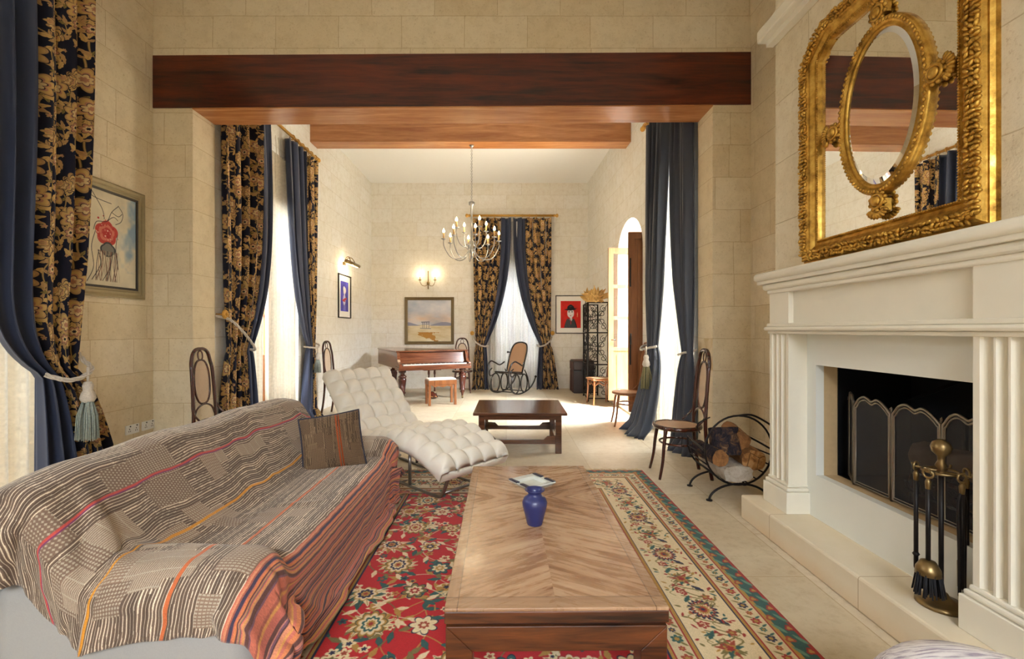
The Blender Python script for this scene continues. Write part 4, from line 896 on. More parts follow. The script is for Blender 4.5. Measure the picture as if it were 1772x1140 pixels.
# far room, right window
RX = far_x(5.55); rn = Vector((-1, -.0315, 0)).normalized(); ra_ = Vector((-.0315, 1, 0)).normalized(); rp = lambda y, o=0: (far_x(y)-o, y)
curtain('plain_curtain', 'slate blue curtain falling to the floor behind the tall cane chair at right', rp(4.86), ra_, rn, .40, 4.1, 1.08, .0, .17, .44, .0, 4, 1.0, (M['slate'], M['slate']), 'slate curtains at the right window', p=2.4, amp=.05, seed=5, offb=-.02)
curtain('plain_curtain', 'slate blue curtain tied with a tassel beside the garden door', rp(6.22), -ra_, rn, .72, 4.1, 1.12, .05, .26, .66, .0, 5, 1.0, (M['slate'], M['slate']), 'slate curtains at the right window', p=2.6, amp=.05, bulge=.05, seed=6, offb=-.04, kick=.24)
tieback('cream cord with green-gold tassel on the slate curtain by the garden door', [(*rp(6.24, .02), 1.17), (*rp(6.19, .17), 1.13), (*rp(6.07, .23), 1.09), (*rp(5.95, .21), 1.11), (*rp(5.87, .09), 1.14)], (*rp(5.91, .215), 1.0), 'tassel_gold', .015, size=1.15)
tieback('cord on the slate curtain behind the tall cane chair at right', [(*rp(4.88, .02), 1.14), (*rp(4.92, .16), 1.10), (*rp(5.0, .17), 1.08), (*rp(5.06, .04), 1.1)], None, r=.012)
rod('brass rod of the right window, hidden behind the dark red beam', (*rp(4.86, .11), 4.15), (*rp(6.3, .11), 4.15), nring=12)
sheer('cream sheer lit by the sun between the two slate curtains', rp(5.0, -.03), ra_, rn, 1.14, 4.05, .02, 11, .03, seed=5)
# back wall window
curtain('floral_curtain', 'floral curtain left of the back window, next to the piano', (-.76, YE), X, nY, .87, 3.92, 1.0, .06, .24, .38, .0, 5, .72, (M['floral'], M['navy']), G1, p=2.6, amp=.05, seed=7, offb=-.02)
curtain('floral_curtain', 'floral curtain right of the back window, beside the red hat picture', (1.03, YE), nX, nY, .87, 3.92, 1.0, .02, .24, .5, .0, 5, .70, (M['floral'], M['navy']), G1, p=2.6, amp=.05, seed=8, offb=-.16)
tieback('pale cord on the left curtain of the back window', [(-.78, YE-.02, 1.18), (-.72, YE-.16, 1.1), (-.58, YE-.2, 1.0), (-.44, YE-.15, .98), (-.4, YE-.03, 1.02)], None, r=.018, hook=((-.78, YE-.005, 1.28), nY))
tieback('pale cord on the right curtain of the back window', [(1.05, YE-.02, 1.18), (1.0, YE-.16, 1.1), (.86, YE-.2, 1.0), (.74, YE-.15, .98), (.7, YE-.03, 1.02)], None, r=.018, hook=((1.06, YE-.005, 1.28), nY))
rod('long brass rod with ring finials above the back window', (-.84, YE-.11, 3.97), (1.10, YE-.11, 3.97), .026, nring=12, skip=(.49, .51))
sheer('white lace panel over the left leaf of the back window', (-.42, YE-.03), X, nY, .7, 3.85, .02, 7, .025, 'lace', 6); sheer('white lace panel over the right leaf of the back window', (.27, YE-.03), X, nY, .7, 3.85, .02, 7, .025, 'lace', 7)

# ------------------------------------------------------------------ pictures
def picture(name, label, c, u, n, w, h, fw, fmat, img, mount=0, depth=.03):
    """framed picture centred at c on a wall, u = rightwards, n = out of the wall"""
    t = thing(name, label, 'picture', (c[0], c[1], c[2]-h/2)); U, N, Z = Vector(u), Vector(n), V(0, 0, 1); P = lambda a, b, d: U*a+N*d+Z*(b+h/2)
    iw, ih = w/2-fw, h/2-fw; path = [P(-iw, -ih, 0), P(iw, -ih, 0), P(iw, ih, 0), P(-iw, ih, 0)]
    MB().sweep(path, [(0, .002), (0, depth*.5), (fw*.15, depth*.55), (fw*.3, depth*.8), (fw*.55, depth*.75), (fw*.8, depth), (fw, depth*.8), (fw, 0.002)], N).build('frame', M[fmat], t)
    if mount: MB().add([P(-iw, -ih, .008), P(iw, -ih, .008), P(iw, ih, .008), P(-iw, ih, .008)], [(0, 1, 2, 3)], False).build('mount', M['mat_board'], t)
    if name == 'painting': MB().sweep([P(-iw+.02, -ih+.02, 0), P(iw-.02, -ih+.02, 0), P(iw-.02, ih-.02, 0), P(-iw+.02, ih-.02, 0)], [(0, .010), (0, .016), (.02, .018)], N).build('slip', M['dark_frame'], t)
    a, b_ = iw-mount, ih-mount*1.1; d = .011 if mount else .009
    MB().add([P(-a, -b_, d), P(a, -b_, d), P(a, b_, d), P(-a, b_, d)], [(0, 1, 2, 3)], False, [(0, 0), (1, 0), (1, 1), (0, 1)]).build('print', fabric_img('art_'+name, img, rough=.6, sheen=0, bump=.1, weave=200), t); return t
picture('painting', 'silver-framed ink painting of a figure with red patch, half behind the large curtain', (XL, 3.96, 2.14), Y_, X, .82, 1.0, .075, 'cream_frame', IM_FIG)
picture('framed_print', 'narrow blue portrait print under the brass picture light on the left wall', (FL, 8.78, 1.995), Y_, X, .66, .83, .02, 'dark_frame', IM_BLUE, .1)
picture('landscape_painting', 'framed hazy beach landscape above the piano', (-1.775, YE, 1.565), X, nY, 1.14, 1.09, .07, 'bronze_frame', IM_SEA)
picture('framed_print', 'white-mounted red print of a head in dark hat, behind the iron screen', (1.49, YE, 1.71), X, nY, .70, .88, .018, 'dark_frame', IM_HAT, .1)
# picture light, wall sconce, sockets
t = thing('picture_light', 'brass picture light fixed above the narrow blue print', 'picture light', (FL, 8.75, 2.62)); b = MB()
b.box((0, -.05, -.03), (.03, .05, .03), .006); b.build('wall_plate', M['old_brass'], t); b = MB()
for s in (-1, 1): b.tube(spline([(.02, s*.03, 0), (.06, s*.04, .1), (.13, s*.08, .12), (.18, s*.13, .03)], 8), .008, 8)
b.build('arm', M['old_brass'], t)
b = MB(); b.tube([(.18, -.36, .0), (.18, .36, .0)], .034, 14); b.build('shade', M['old_brass'], t); MB().tube([(.176, -.3, -.034), (.176, .3, -.034)], .006, 6).build('lamp', M['lamp'], t)
def candle_arm(parent, root, tip, mat, zc=.10, r=.007, dip=.12):
    root, tip = Vector(root), Vector(tip); d = tip-root; b = MB(); b.tube(spline([root, root+d*.3-V(0, 0, dip*.8), root+d*.72-V(0, 0, dip), root+V(d.x*.98, d.y*.98, d.z*.6-dip*.25), tip], 6), r, 7); b.lathe([(0, -.012), (.012, -.01), (.02, -.002), (.042, .006), (.044, .012), (0, .01)], tip, 14)
    a = b.build('arm', M[mat], parent); MB().lathe([(.0, 0), (.013, .005), (.013, zc), (0, zc)], tip+V(0, 0, .008), 10).build('candle_tube', M['candle'], a)
    MB().lathe([(.006, 0), (.02, .018), (.019, .034), (.009, .058), (0, .075)], tip+V(0, 0, zc+.006), 10).build('bulb', M['bulb'], a); return a
t = thing('wall_sconce', 'two-armed candle wall sconce above the beach landscape', 'wall light', (-1.80, YE, 2.40)); b = MB()
b.tube([(0, -.03, -.06), (0, -.03, .28)], .012, 8); b.ell((0, -.03, .03), (.035, .03, .05), 12, 8); b.ell((0, -.03, -.08), (.015, .015, .03), 8, 6); b.ell((0, -.03, .29), (.014, .014, .03), 8, 6); b.build('stem', M['old_brass'], t)
for s in (-1, 1): candle_arm(t, (0, -.03, .03), (s*.17, -.12, .09), 'old_brass', .07, .007, .10)
def socket(label, y):
    t = thing('wall_socket', label, 'socket', (XL, y, .43)); MB().box((0, -.075, -.043), (.014, .075, .043), .004).build('plate', M['white_plastic'], t); b = MB()
    for s in (-.038, .038): b.box((.014, s-.012, -.02), (.0145, s-.006, -.008)); b.box((.014, s+.006, -.02), (.0145, s+.012, -.008)); b.box((.014, s-.004, .0), (.0145, s+.004, .012)); b.box((.014, s+.002, .024), (.018, s+.012, .036))
    b.build('pin_slots', M['dark_slot'], t)
socket('white double socket low on left wall near the corner', 4.24); socket('white single-looking socket plate right beside the corner, low on left wall', 4.43)
t = thing('light_switch', 'small white switch plate on the wall by the gilt rosette hook', 'switch', (FL, 4.855, 1.34)); MB().box((0, -.012, -.05), (.012, .04, .05), .003).build('plate', M['white_plastic'], t); MB().box((.012, .006, -.015), (.018, .02, .015), .002).build('rocker', M['white_plastic'], t)

# ------------------------------------------------------------------ chandelier
t = thing('chandelier', 'steel candle chandelier hanging on a chain from the second beam', 'chandelier', (-.56, 7.4, 2.5)); b = MB()
for k in range(34):
    z = .93+k*.0265; ax = (1, 0, 0) if k % 2 else (0, 1, 0); b.tube(circle_pts((0, 0, z), .012, ax, (0, 0, 1), 10, .017), .003, 5, True)
b.lathe([(0, 1.845), (.04, 1.844), (.03, 1.825), (.008, 1.81), (0, 1.80)], n=14); b.build('chain', M['chrome'], t)
b = MB(); b.lathe([(0, 0), (.01, .01), (.02, .04), (.01, .07), (.03, .1), (.045, .14), (.03, .19), (.018, .24), (.016, .5), (.02, .55), (.016, .62), (.02, .86), (.045, .88), (.05, .92), (.02, .94), (0, .945)], n=18); b.build('stem', M['chrome'], t)
for k in range(8): a = 2*PI*k/8+.2; candle_arm(t, (.03*math.cos(a), .03*math.sin(a), .16), (.45*math.cos(a), .45*math.sin(a), .30), 'chrome', .10, .008, .24)
for k in range(4): a = 2*PI*k/4+.55; candle_arm(t, (.03*math.cos(a), .03*math.sin(a), .30), (.27*math.cos(a), .27*math.sin(a), .47), 'chrome', .10, .008, .2)
# ------------------------------------------------------------------ cane chairs (front is +x)
def cane_chair(label, loc, rz, group='bentwood cane chairs', wood_='bent'):
    t = thing('bentwood_chair', label, 'chair', loc, rz, group); W = M[wood_]; sh = .455
    seat = [(.20*math.cos(a)*(1.0)+.0, .205*math.sin(a), sh) for a in [2*PI*i/32 for i in range(32)]]
    seat = [(x+(.015 if x > 0 else 0), y*(1.02 if x > 0 else .93), z) for x, y, z in seat]
    MB().tube(seat, .02, 8, True, .8).build('seat_frame', W, t)
    MB().add([(0, 0, sh+.012)]+[(x*.94, y*.94, sh+.012) for x, y, z in seat], [(0, 1+i, 1+(i+1) % 32) for i in range(32)], True).build('cane_seat', M['cane_seat'], t)
    for s in (-1, 1): MB().tube(spline([(.15, .135*s, sh-.01), (.17, .15*s, .3), (.185, .16*s, .15), (.215, .175*s, .0)], 6), [.019, .016, .014, .012], 8).build('leg', W, t)
    MB().tube([(.165*math.cos(a), .165*math.sin(a), .305) for a in [2*PI*i/28 for i in range(28)]], .010, 7, True).build('stretcher', W, t)
    zt = 1.165; bk = [(-.25, -.165, 0), (-.215, -.16, .2), (-.195, -.155, sh), (-.205, -.15, .7), (-.225, -.142, .95)]
    top = [(-.238, -.13, zt-.13), (-.243, -.105, zt-.05), (-.246, -.06, zt-.008), (-.247, 0, zt), (-.246, .06, zt-.008), (-.243, .105, zt-.05), (-.238, .13, zt-.13)]
    MB().tube(spline(bk+top+[(x, -y, z) for x, y, z in bk[::-1]], 6), .0165, 9).build('back_frame', W, t)
    xb = lambda z: -.2-.05*max(0, (z-.5))/.65
    def oval(cz, ry, rz_, n=30): return [(xb(cz+rz_*math.sin(2*PI*i/n)), ry*math.copysign(abs(math.cos(2*PI*i/n))**.75, math.cos(2*PI*i/n)), cz+rz_*math.copysign(abs(math.sin(2*PI*i/n))**.9, math.sin(2*PI*i/n))) for i in range(n)]
    ov = oval(.84, .105, .215); MB().tube(ov, .010, 7, True).build('back_oval', W, t)
    MB().add([(xb(.84), 0, .84)]+ov, [(0, 1+i, 1+(i+1) % 30) for i in range(30)], True).build('back_cane', M['cane'], t)
    b = MB(); b.tube(oval(1.098, .032, .045, 18), .007, 6, True); b.build('back_ring', W, t)
    b = MB(); b.tube(spline([(-.197, -.145, .5), (-.2, -.10, .585), (-.2, 0, .622), (-.2, .10, .585), (-.197, .145, .5)], 6), .009, 6); b.build('back_arch', W, t)
    for s in (-1, 1): MB().tube(spline([(-.21, .153*s, .66), (-.18, .18*s, .56), (-.10, .192*s, .48)], 6), .010, 6).build('brace', W, t)
    return t
cane_chair('tall bentwood cane chair standing by the log basket at the right pier', (1.61, 4.28, 0), PI-.06)
cane_chair('tall bentwood cane chair by the left stone pier behind the sofa', (-2.78, 4.50, 0), -.05)
cane_chair('bentwood cane chair against the left wall between the curtain and white chaise', (-2.66, 7.35, 0), -.12)
cane_chair('bentwood cane chair tucked behind the piano by the back wall', (-.96, 9.96, 0), -PI/2+.1, wood_='bent')
cane_chair('bentwood chair half hidden behind the slate curtain near the garden door', (1.745, 6.53, 0), PI-.1, wood_='bent_lt')
# small cane stool chair by the iron screen
t = thing('cane_chair', 'small pale cane chair with carved apron in front of the iron screen', 'chair', (1.72, 8.36, 0), PI+.15); W = M['bent_lt']
for x in (-.17, .17):
    for y in (-.17, .17): MB().tube(spline([(x, y, .44), (x*1.02, y*1.02, .25), (x*1.12, y*1.1, 0)], 5), [.022, .018, .014], 8).build('leg', W, t)
MB().box((-.21, -.21, .44), (.21, .21, .475), .015).build('seat_frame', W, t); MB().box((-.17, -.17, .474), (.17, .17, .482), .003).build('cane_seat', M['cane_seat'], t)
b = MB()
for y in (-.19, .19): b.tube(spline([(.16, y, .36), (.08, y, .40), (0, y, .36), (-.08, y, .40), (-.16, y, .36)], 5), .01, 6); b.tube(spline([(y, .16, .36), (y, .08, .40), (y, 0, .36), (y, -.08, .40), (y, -.16, .36)], 5), .01, 6)
b.build('apron', W, t)
b = MB(); b.tube(spline([(-.19, -.17, .46), (-.22, -.17, .7), (-.25, -.13, .9), (-.26, 0, .95), (-.25, .13, .9), (-.22, .17, .7), (-.19, .17, .46)], 6), .014, 8); b.build('back_frame', W, t)

# ------------------------------------------------------------------ rocking chair (front is +x)
t = thing('rocking_chair', 'black bentwood rocking chair with cane seat before the back window', 'rocking chair', (.08, 9.72, 0), math.atan2(-.86, -.52)); W = M['black_wood']
for s in (-1, 1):
    y = .255*s
    b = MB(); b.tube(spline([(-.17, y*.95, .66), (-.04, y*1.1, .60), (.14, y*1.15, .66), (.30, y*1.12, .70), (.43, y*1.05, .62), (.48, y, .42), (.44, y, .22), (.32, y, .08), (.12, y, .022), (-.12, y, .022), (-.38, y, .075), (-.60, y, .20), (-.68, y, .30)], 6), .016, 8); b.ell((-.69, y, .315), .028, 10, 8); b.build('runner', W, t)
    b = MB(); b.tube([(.19+.17*math.cos(a), y*.97, .235+.20*math.sin(a)) for a in [2*PI*i/26 for i in range(26)]], .014, 7, True); b.build('side_loop', W, t)
    b = MB(); b.tube([(-.17+.14*math.cos(a), y*.97, .22+.19*math.sin(a)) for a in [2*PI*i/26 for i in range(26)]], .014, 7, True); b.build('side_loop', W, t)
    b = MB(); b.tube(spline([(.30, y*1.02, .55), (.40, y, .50), (.38, y, .40), (.22, y*.97, .43)], 5), .012, 7); b.tube(spline([(-.2, y*.95, .5), (-.30, y, .36), (-.36, y, .2), (-.38, y, .075)], 5), .012, 7); b.build('side_brace', W, t)
MB().tube([(-.12, -.26, .06), (-.12, .26, .06)], .011, 7).build('cross_bar', W, t); MB().tube([(.26, -.26, .07), (.26, .26, .07)], .011, 7).build('cross_bar', W, t)
sf = [(.24, -.22, .47), (.26, -.12, .475), (.26, .12, .475), (.24, .22, .47), (.02, .225, .43), (-.2, .20, .41), (-.2, -.20, .41), (.02, -.225, .43)]
MB().tube(spline(sf, 5, True), .017, 8, True).build('seat_frame', W, t); MB().grid(lambda u, v: V(-.19+.43*u, (-.2+.4*v), .412+.06*u-.02*math.sin(PI*u)*math.sin(PI*v)), 8, 8).build('seat_cane', M['cane_seat'], t)
bf = [(-.17, -.19, .40), (-.27, -.2, .65), (-.38, -.2, .88), (-.45, -.16, 1.02), (-.475, -.08, 1.07), (-.478, 0, 1.08), (-.475, .08, 1.07), (-.45, .16, 1.02), (-.38, .2, .88), (-.27, .2, .65), (-.17, .19, .40)]
b = MB(); b.tube(spline(bf, 5), .018, 8); b.tube([(-.19, -.19, .44), (-.19, .19, .44)], .013, 7); b.tube([(-.37, -.27, .86), (-.37, -.19, .86)], .014, 7); b.ell((-.37, -.275, .86), .024, 8, 6); b.build('back_frame', W, t)
MB().grid(lambda u, v: V(-.18-.29*v**1.05, (2*u-1)*.19*(1 if v < .75 else math.sqrt(max(0, 1-((v-.75)/.27)**2))), .43+.63*v), 8, 16).build('back_cane', M['cane_seat'], t)

# ------------------------------------------------------------------ grand piano: local x along the keyboard, y = length
t = thing('grand_piano', 'rosewood grand piano with turned legs in the far left corner', 'piano', (-1.96, 8.34, 0), math.atan2(.46, .887)); W = M['piano']; WD = 1.42
out = [(0, .26), (0, 1.80), (.10, 1.93), (.30, 1.97), (.50, 1.88), (.66, 1.66), (.80, 1.38), (1.02, 1.12), (1.28, .92), (WD, .70), (WD, .26)]
MB().prism([(x, y, .625) for x, y in out], (0, 0, .31)).build('case', W, t, .006)
MB().prism([(x+(.012 if x > .7 else -.012), y+.012, .937) for x, y in out], (0, 0, .025)).build('lid', W, t, .006)
MB().box((-.012, .16, .937), (WD+.012, .275, .962), .005).build('front_lid', W, t)
MB().box((-.01, -.02, .60), (WD+.01, .27, .665), .008).build('key_bed', W, t)
MB().box((.04, -.015, .665), (WD-.04, .012, .69), .003).build('key_slip', W, t)
MB().prism([(.05, .15, .715), (.05, .17, .715), (.05, .235, .925), (.05, .215, .925)], (WD-.1, 0, 0)).build('fall_board', W, t)
b = MB()
for k in range(52): b.box((.085+k*.0241, .012, .69), (.085+k*.0241+.0232, .15, .712))
b.build('white_keys', M['ivory'], t)['kind'] = 'stuff'
b = MB()
for k in range(51):
    if k % 7 not in (2, 6): b.box((.085+(k+1)*.0241-.006, .06, .712), (.085+(k+1)*.0241+.006, .15, .722))
b.build('black_keys', M['black_wood'], t)['kind'] = 'stuff'
for x in (0, WD-.055):
    ch = [(-.02, .665), (-.02, .72), (.03, .745), (.09, .75), (.12, .80), (.13, .88), (.17, .937), (.27, .937), (.27, .665)]; MB().prism([(x, y, z) for y, z in ch], (.055, 0, 0)).build('cheek', W, t, .006)
for x, y in ((.10, .14), (WD-.12, .14), (.30, 1.62)):
    b = MB(); b.lathe([(.055, .60), (.07, .585), (.07, .56), (.045, .545), (.045, .52), (.065, .505), (.085, .48), (.06, .455), (.075, .44), (.078, .42), (.05, .20), (.062, .185), (.062, .17), (.04, .155), (.05, .14), (.03, .11), (.022, .07), (.02, .05)], (x, y, 0), 8); o = b.build('leg', M['piano_dk'], t)
    b = MB(); b.box((x-.012, y-.02, .02), (x+.012, y+.02, .06)); rot = Matrix.Rotation(PI/2, 3, 'Y'); b.lathe([(0, -.012), (.022, -.012), (.022, .012), (0, .012)], (x, y, .022), 12, rot); b.build('caster', M['old_brass'], o)
b = MB(); b.box((.56, .30, .56), (.92, .42, .60), .008)
for x in (.68, .80): b.lathe([(.018, .56), (.024, .5), (.014, .46), (.018, .3), (.024, .26), (.014, .22), (.02, .14)], (x, .36, 0), 10)
b.lathe([(.02, .14), (.05, .13), (.06, .11), (.1, .10), (.11, .06), (.13, .05), (.13, .03), (0, .03)], (.74, .36, 0), 8); b.build('pedal_lyre', M['piano_dk'], t)
b = MB()
for x in (.70, .78): b.box((x-.012, .2, .05), (x+.012, .3, .062), .004)
b.build('pedals', M['brass'], t)
t = thing('piano_bench', 'wooden piano bench with white padded top in front of the piano', 'bench', (-1.195, 8.335, 0), math.atan2(.19, .48)); W = M['bent_lt']
for x in (-.235, .235):
    for y in (-.13, .13): MB().prism([(x-.022*q, y-.022*r_, .40) for q, r_ in ((1, 1), (-1, 1), (-1, -1), (1, -1))], (0, 0, -.40)).build('leg', W, t, .003)
b = MB(); b.box((-.262, -.157, .37), (.262, .157, .45), .006); b.build('seat_box', W, t); b = MB()
for y in (-.15, .15): b.prism([(-.22, y, .37), (.22, y, .37), (.14, y, .33), (.08, y, .345), (0, y, .325), (-.08, y, .345), (-.14, y, .33)], (0, .012 if y < 0 else -.012, 0))
b.build('apron', W, t); MB().box((-.25, -.147, .447), (.25, .147, .478), .014, seg=3).build('cushion_top', M['white_cloth'], t)

# ------------------------------------------------------------------ low oak table in the far room
t = thing('low_table', 'dark polished low table with shaped stretchers in the middle of the far room', 'table', (.155, 5.39, 0), -.01); W = M['table2']
MB().box((-.51, -.47, .425), (.51, .47, .455), .006).build('tabletop', W, t)
for x in (-.42, .42):
    for y in (-.37, .37): MB().box((x-.034, y-.034, 0), (x+.034, y+.034, .425), .004).build('leg', W, t)
for y in (-.37, .37): MB().prism([(-.39, y-.012, .10), (.39, y-.012, .10), (.39, y-.012, .19), (.30, y-.012, .185), (.26, y-.012, .145), (-.26, y-.012, .145), (-.30, y-.012, .185), (-.39, y-.012, .19)], (0, .024, 0)).build('stretcher', W, t)
for x in (-.42, .42): MB().box((x-.012, -.34, .115), (x+.012, .34, .17)).build('stretcher', W, t)
for y in (-.40, .40): MB().box((-.39, y-.01, .37), (.39, y+.01, .425)).build('apron', W, t)

# ------------------------------------------------------------------ near coffee table: local x = width, y = length
TZ = .419; t = thing('coffee_table', 'long dark wooden coffee table with chevron veneer top on the red rug', 'table', (.161, 2.33, 0), .012); W = M['table']; TW, TL = .378, .80
MB().box((-TW, -TL, TZ-.012), (TW, TL, TZ), .003).build('veneer_top', M['top'], t)
MB().box((-TW, -TL, TZ-.053), (TW, TL, TZ-.011), .004).build('top_frame', W, t)
MB().box((-TW+.02, -TL+.02, TZ-.066), (TW-.02, TL-.02, TZ-.052)).build('shadow_gap', M['soot_shade'], t)  # black strip: shade between top and apron put into the colour
for s in (-1, 1):
    y0 = s*(TL-.006); d = -.05*s
    MB().prism([(-TW+.004, y0, TZ-.065), (TW-.004, y0, TZ-.065), (TW-.095, y0, TZ-.15), (-TW+.095, y0, TZ-.15)], (0, d, 0)).build('apron', W, t, .003)
    x0 = s*(TW-.004); d = -.05*s
    MB().prism([(x0, -TL+.06, TZ-.065), (x0, TL-.06, TZ-.065), (x0, TL-.1, TZ-.15), (x0, -TL+.1, TZ-.15)], (d, 0, 0)).build('apron', W, t, .003)
    for q in (-1, 1):
        x, y = s*(TW-.049), q*(TL-.051); b = MB(); xo, xi = s*(TW-.004), s*(TW-.094)
        b.prism([(xo, y-.045, 0.012), (xo, y-.045, TZ-.066), (xi, y-.045, TZ-.15), (xi, y-.045, .012)], (0, .09, 0)); b.build('leg', W, t, .003)
o = t
# vase and ashtray
t = thing('vase', 'small cobalt blue ceramic vase standing on the coffee table', 'vase', (.137, 2.195, TZ)); MB().lathe([(0, .0), (.036, 0), (.038, .006), (.046, .04), (.058, .085), (.06, .105), (.052, .125), (.036, .137), (.03, .145), (.034, .154), (.047, .163), (.048, .167), (.044, .167), (.03, .156), (.025, .14), (.03, .12), (0, .1)], n=40).build('body', M['ceramic'], t)
t = thing('ashtray', 'square pale glass ashtray with dark edges on the coffee table', 'ashtray', (.155, 2.74, TZ), .62); q = .088
b = MB(); b.sweep([(-q, -q, 0), (q, -q, 0), (q, q, 0), (-q, q, 0)], [(-.03, .008), (-.02, .026), (.012, .030), (.014, .024), (-.012, .0), (-.03, 0)], (0, 0, 1)); b.build('rim', M['tray_in'], t); MB().box((-q+.022, -q+.022, .002), (q-.022, q-.022, .010)).build('bowl', M['tray_in'], t)
for s in (-1, 1):
    for y0, y1 in ((-q-.01, -.015), (.015, q+.01)): MB().box((s*(q+.004)-.012, y0, .027), (s*(q+.004)+.012, y1, .034), .002).build('edge_strip', M['tray'], t)

# ------------------------------------------------------------------ rug with fringe
RX0, RX1, RY0, RY1 = -1.42, 1.30, .55, 4.37
t = thing('persian_rug', 'large red persian rug with wide cream floral border on the stone floor', 'rug', ((RX0+RX1)/2, (RY0+RY1)/2, 0)); hw, hl = (RX1-RX0)/2, (RY1-RY0)/2
b = MB(); b.grid(lambda u, v: V(-hw+2*hw*u, -hl+2*hl*v, .010), 20, 28, False); b.build('pile', M['rug'], t); b = MB(); b.box((-hw, -hl, 0), (hw, hl, .0095)); b.build('backing', M['fringe'], t)
b = MB(); rr = random.Random(8)
for s in (-1, 1):
    for k in range(250):
        x = -hw+2*hw*(k+rr.random())/250; b.tube([(x, s*hl, .007), (x+rr.uniform(-.012, .012), s*(hl+.03), .005), (x+rr.uniform(-.025, .025), s*(hl+.05+rr.random()*.02), .004)], .0028, 4)
b.build('fringe', M['fringe'], t)['kind'] = 'stuff'

# ------------------------------------------------------------------ chaise: local x = length (0 foot .. 1.95 head), y = width
cd = Vector((-.735, .678, 0)).normalized(); t = thing('chaise_longue', 'cream button-tufted leather chaise longue with wavy seat beyond the sofa', 'chaise longue', (-.22, 3.65, 0), math.atan2(cd.y, cd.x)); CWd = .74
prof = spline([(0, 0, .30), (.12, 0, .355), (.32, 0, .425), (.52, 0, .455), (.74, 0, .43), (.98, 0, .37), (1.18, 0, .355), (1.34, 0, .42), (1.48, 0, .55), (1.64, 0, .71), (1.79, 0, .85), (1.89, 0, .93)], 12)
cum = [0]
for p, q in zip(prof[:-1], prof[1:]): cum.append(cum[-1]+(q-p).length)
def at(s):
    d = s*cum[-1]; x = np.interp(d, cum, [p.x for p in prof]); z = np.interp(d, cum, [p.z for p in prof]); d2 = min(d+.02, cum[-1]); d1 = max(0, d-.02)
    tx = np.interp(d2, cum, [p.x for p in prof])-np.interp(d1, cum, [p.x for p in prof]); tz = np.interp(d2, cum, [p.z for p in prof])-np.interp(d1, cum, [p.z for p in prof]); l = math.hypot(tx, tz)
    return float(x), float(z), -tz/l, tx/l
NA, NB = 13, 5
def pil(s, w):
    i = s*NA; j = w*NB; a, b_ = abs(math.sin(PI*i)), abs(math.sin(PI*j)); e = .062*(a*b_)**.5+.012*max(a, b_)**.6
    return e
def chs(u, v):
    x, z, nx, nz = at(u); e = pil(u, v); edge = min(1, min(v, 1-v)*NB*1.6, min(u, 1-u)*NA*1.6)**.5; e = e*1.0+.03*edge-.03
    return V(x+nx*e, (v-.5)*CWd, z+nz*e)
b = MB(); b.grid(chs, NA*10, NB*12)
th = .105
def und(u, v):
    x, z, nx, nz = at(u); return V(x-nx*th, (v-.5)*CWd*.97, z-nz*th)
b.grid(und, NA*4, NB)
for vv in (0, 1): b.grid(lambda u, w: chs(u, vv)*(1-w)+und(u, vv)*w+V(0, (2*vv-1)*.018*math.sin(PI*w)*min(1, u*NA, (1-u)*NA), 0), NA*10, 4)
for uu in (0, 1): b.grid(lambda w, v: chs(uu, v)*(1-w)+und(uu, v)*w+V((2*uu-1)*.02*math.sin(PI*w)*min(1, v*NB, (1-v)*NB), 0, 0), 4, NB*12)
o = b.build('cushion', M['leather'], t); bm = bmesh.new(); bm.from_mesh(o.data); bmesh.ops.remove_doubles(bm, verts=bm.verts[:], dist=.0015); bm.to_mesh(o.data); bm.free()
b = MB()
for i in range(1, NA):
    for j in range(1, NB): x, z, nx, nz = at(i/NA); b.ell((x-nx*.028, (j/NB-.5)*CWd, z-nz*.028), .0085, 8, 6)
b.build('buttons', M['leather'], t)
for y in (-.22, .22):
    b = MB(); b.tube(spline([(.10, y, .24), (.18, y, .06), (.30, y, .015), (.8, y, .015), (1.3, y, .015), (1.45, y, .06), (1.52, y, .42)], 8), .015, 8); b.tube([(.62, y, .35), (.62, y, .02)], .014, 8); b.tube([(1.12, y, .25), (1.12, y, .02)], .014, 8); b.build('leg_frame', M['chrome'], t)
for x in (.2, 1.4): MB().tube([(x, -.22, .05), (x, .22, .05)], .012, 8).build('cross_bar', M['chrome'], t)

# ------------------------------------------------------------------ sofa, throw, cushion
SX0, SX1, SY0, SY1 = -1.82, -.88, 1.565, 3.62
t = thing('sofa', 'low pale grey sofa almost hidden under a striped throw', 'sofa', ((SX0+SX1)/2, (SY0+SY1)/2, 0)); sc = V((SX0+SX1)/2, (SY0+SY1)/2, 0); coll = []
def S_(b): b.v = [(x-sc.x, y-sc.y, z) for x, y, z in b.v]; return b
S_(MB().box((SX0+.03, SY0+.03, .05), (SX1-.03, SY1-.03, .27), .03)).build('base', M['sofa'], t)
for y0, y1 in ((SY0, SY0+.25), (SY1-.25, SY1)): coll.append(S_(MB().box((SX0+.02, y0, .05), (SX1, y1, .50), .09, seg=5)).build('arm', M['sofa'], t))
coll.append(S_(MB().box((-1.55, SY0+.252, .25), (SX1, SY1-.252, .405), .05, seg=4)).build('seat_cushion', M['sofa'], t))
b = MB(); pr = [(-1.82, .10), (-1.83, .5), (-1.82, .74), (-1.78, .81), (-1.71, .83), (-1.64, .81), (-1.58, .72), (-1.50, .58), (-1.44, .42), (-1.44, .10)]
n = 20; vs = []; m_ = len(pr)
for i in range(n+1):
    f = i/n; y = SY0+.02+(SY1-SY0-.04)*f; sag = .02*abs(math.sin(PI*f*3)); rd = .05*max(0, 1-min(f, 1-f)*12)
    for x, z in pr: vs.append((x, y, z-(sag+rd)*(1 if z > .5 else 0)))
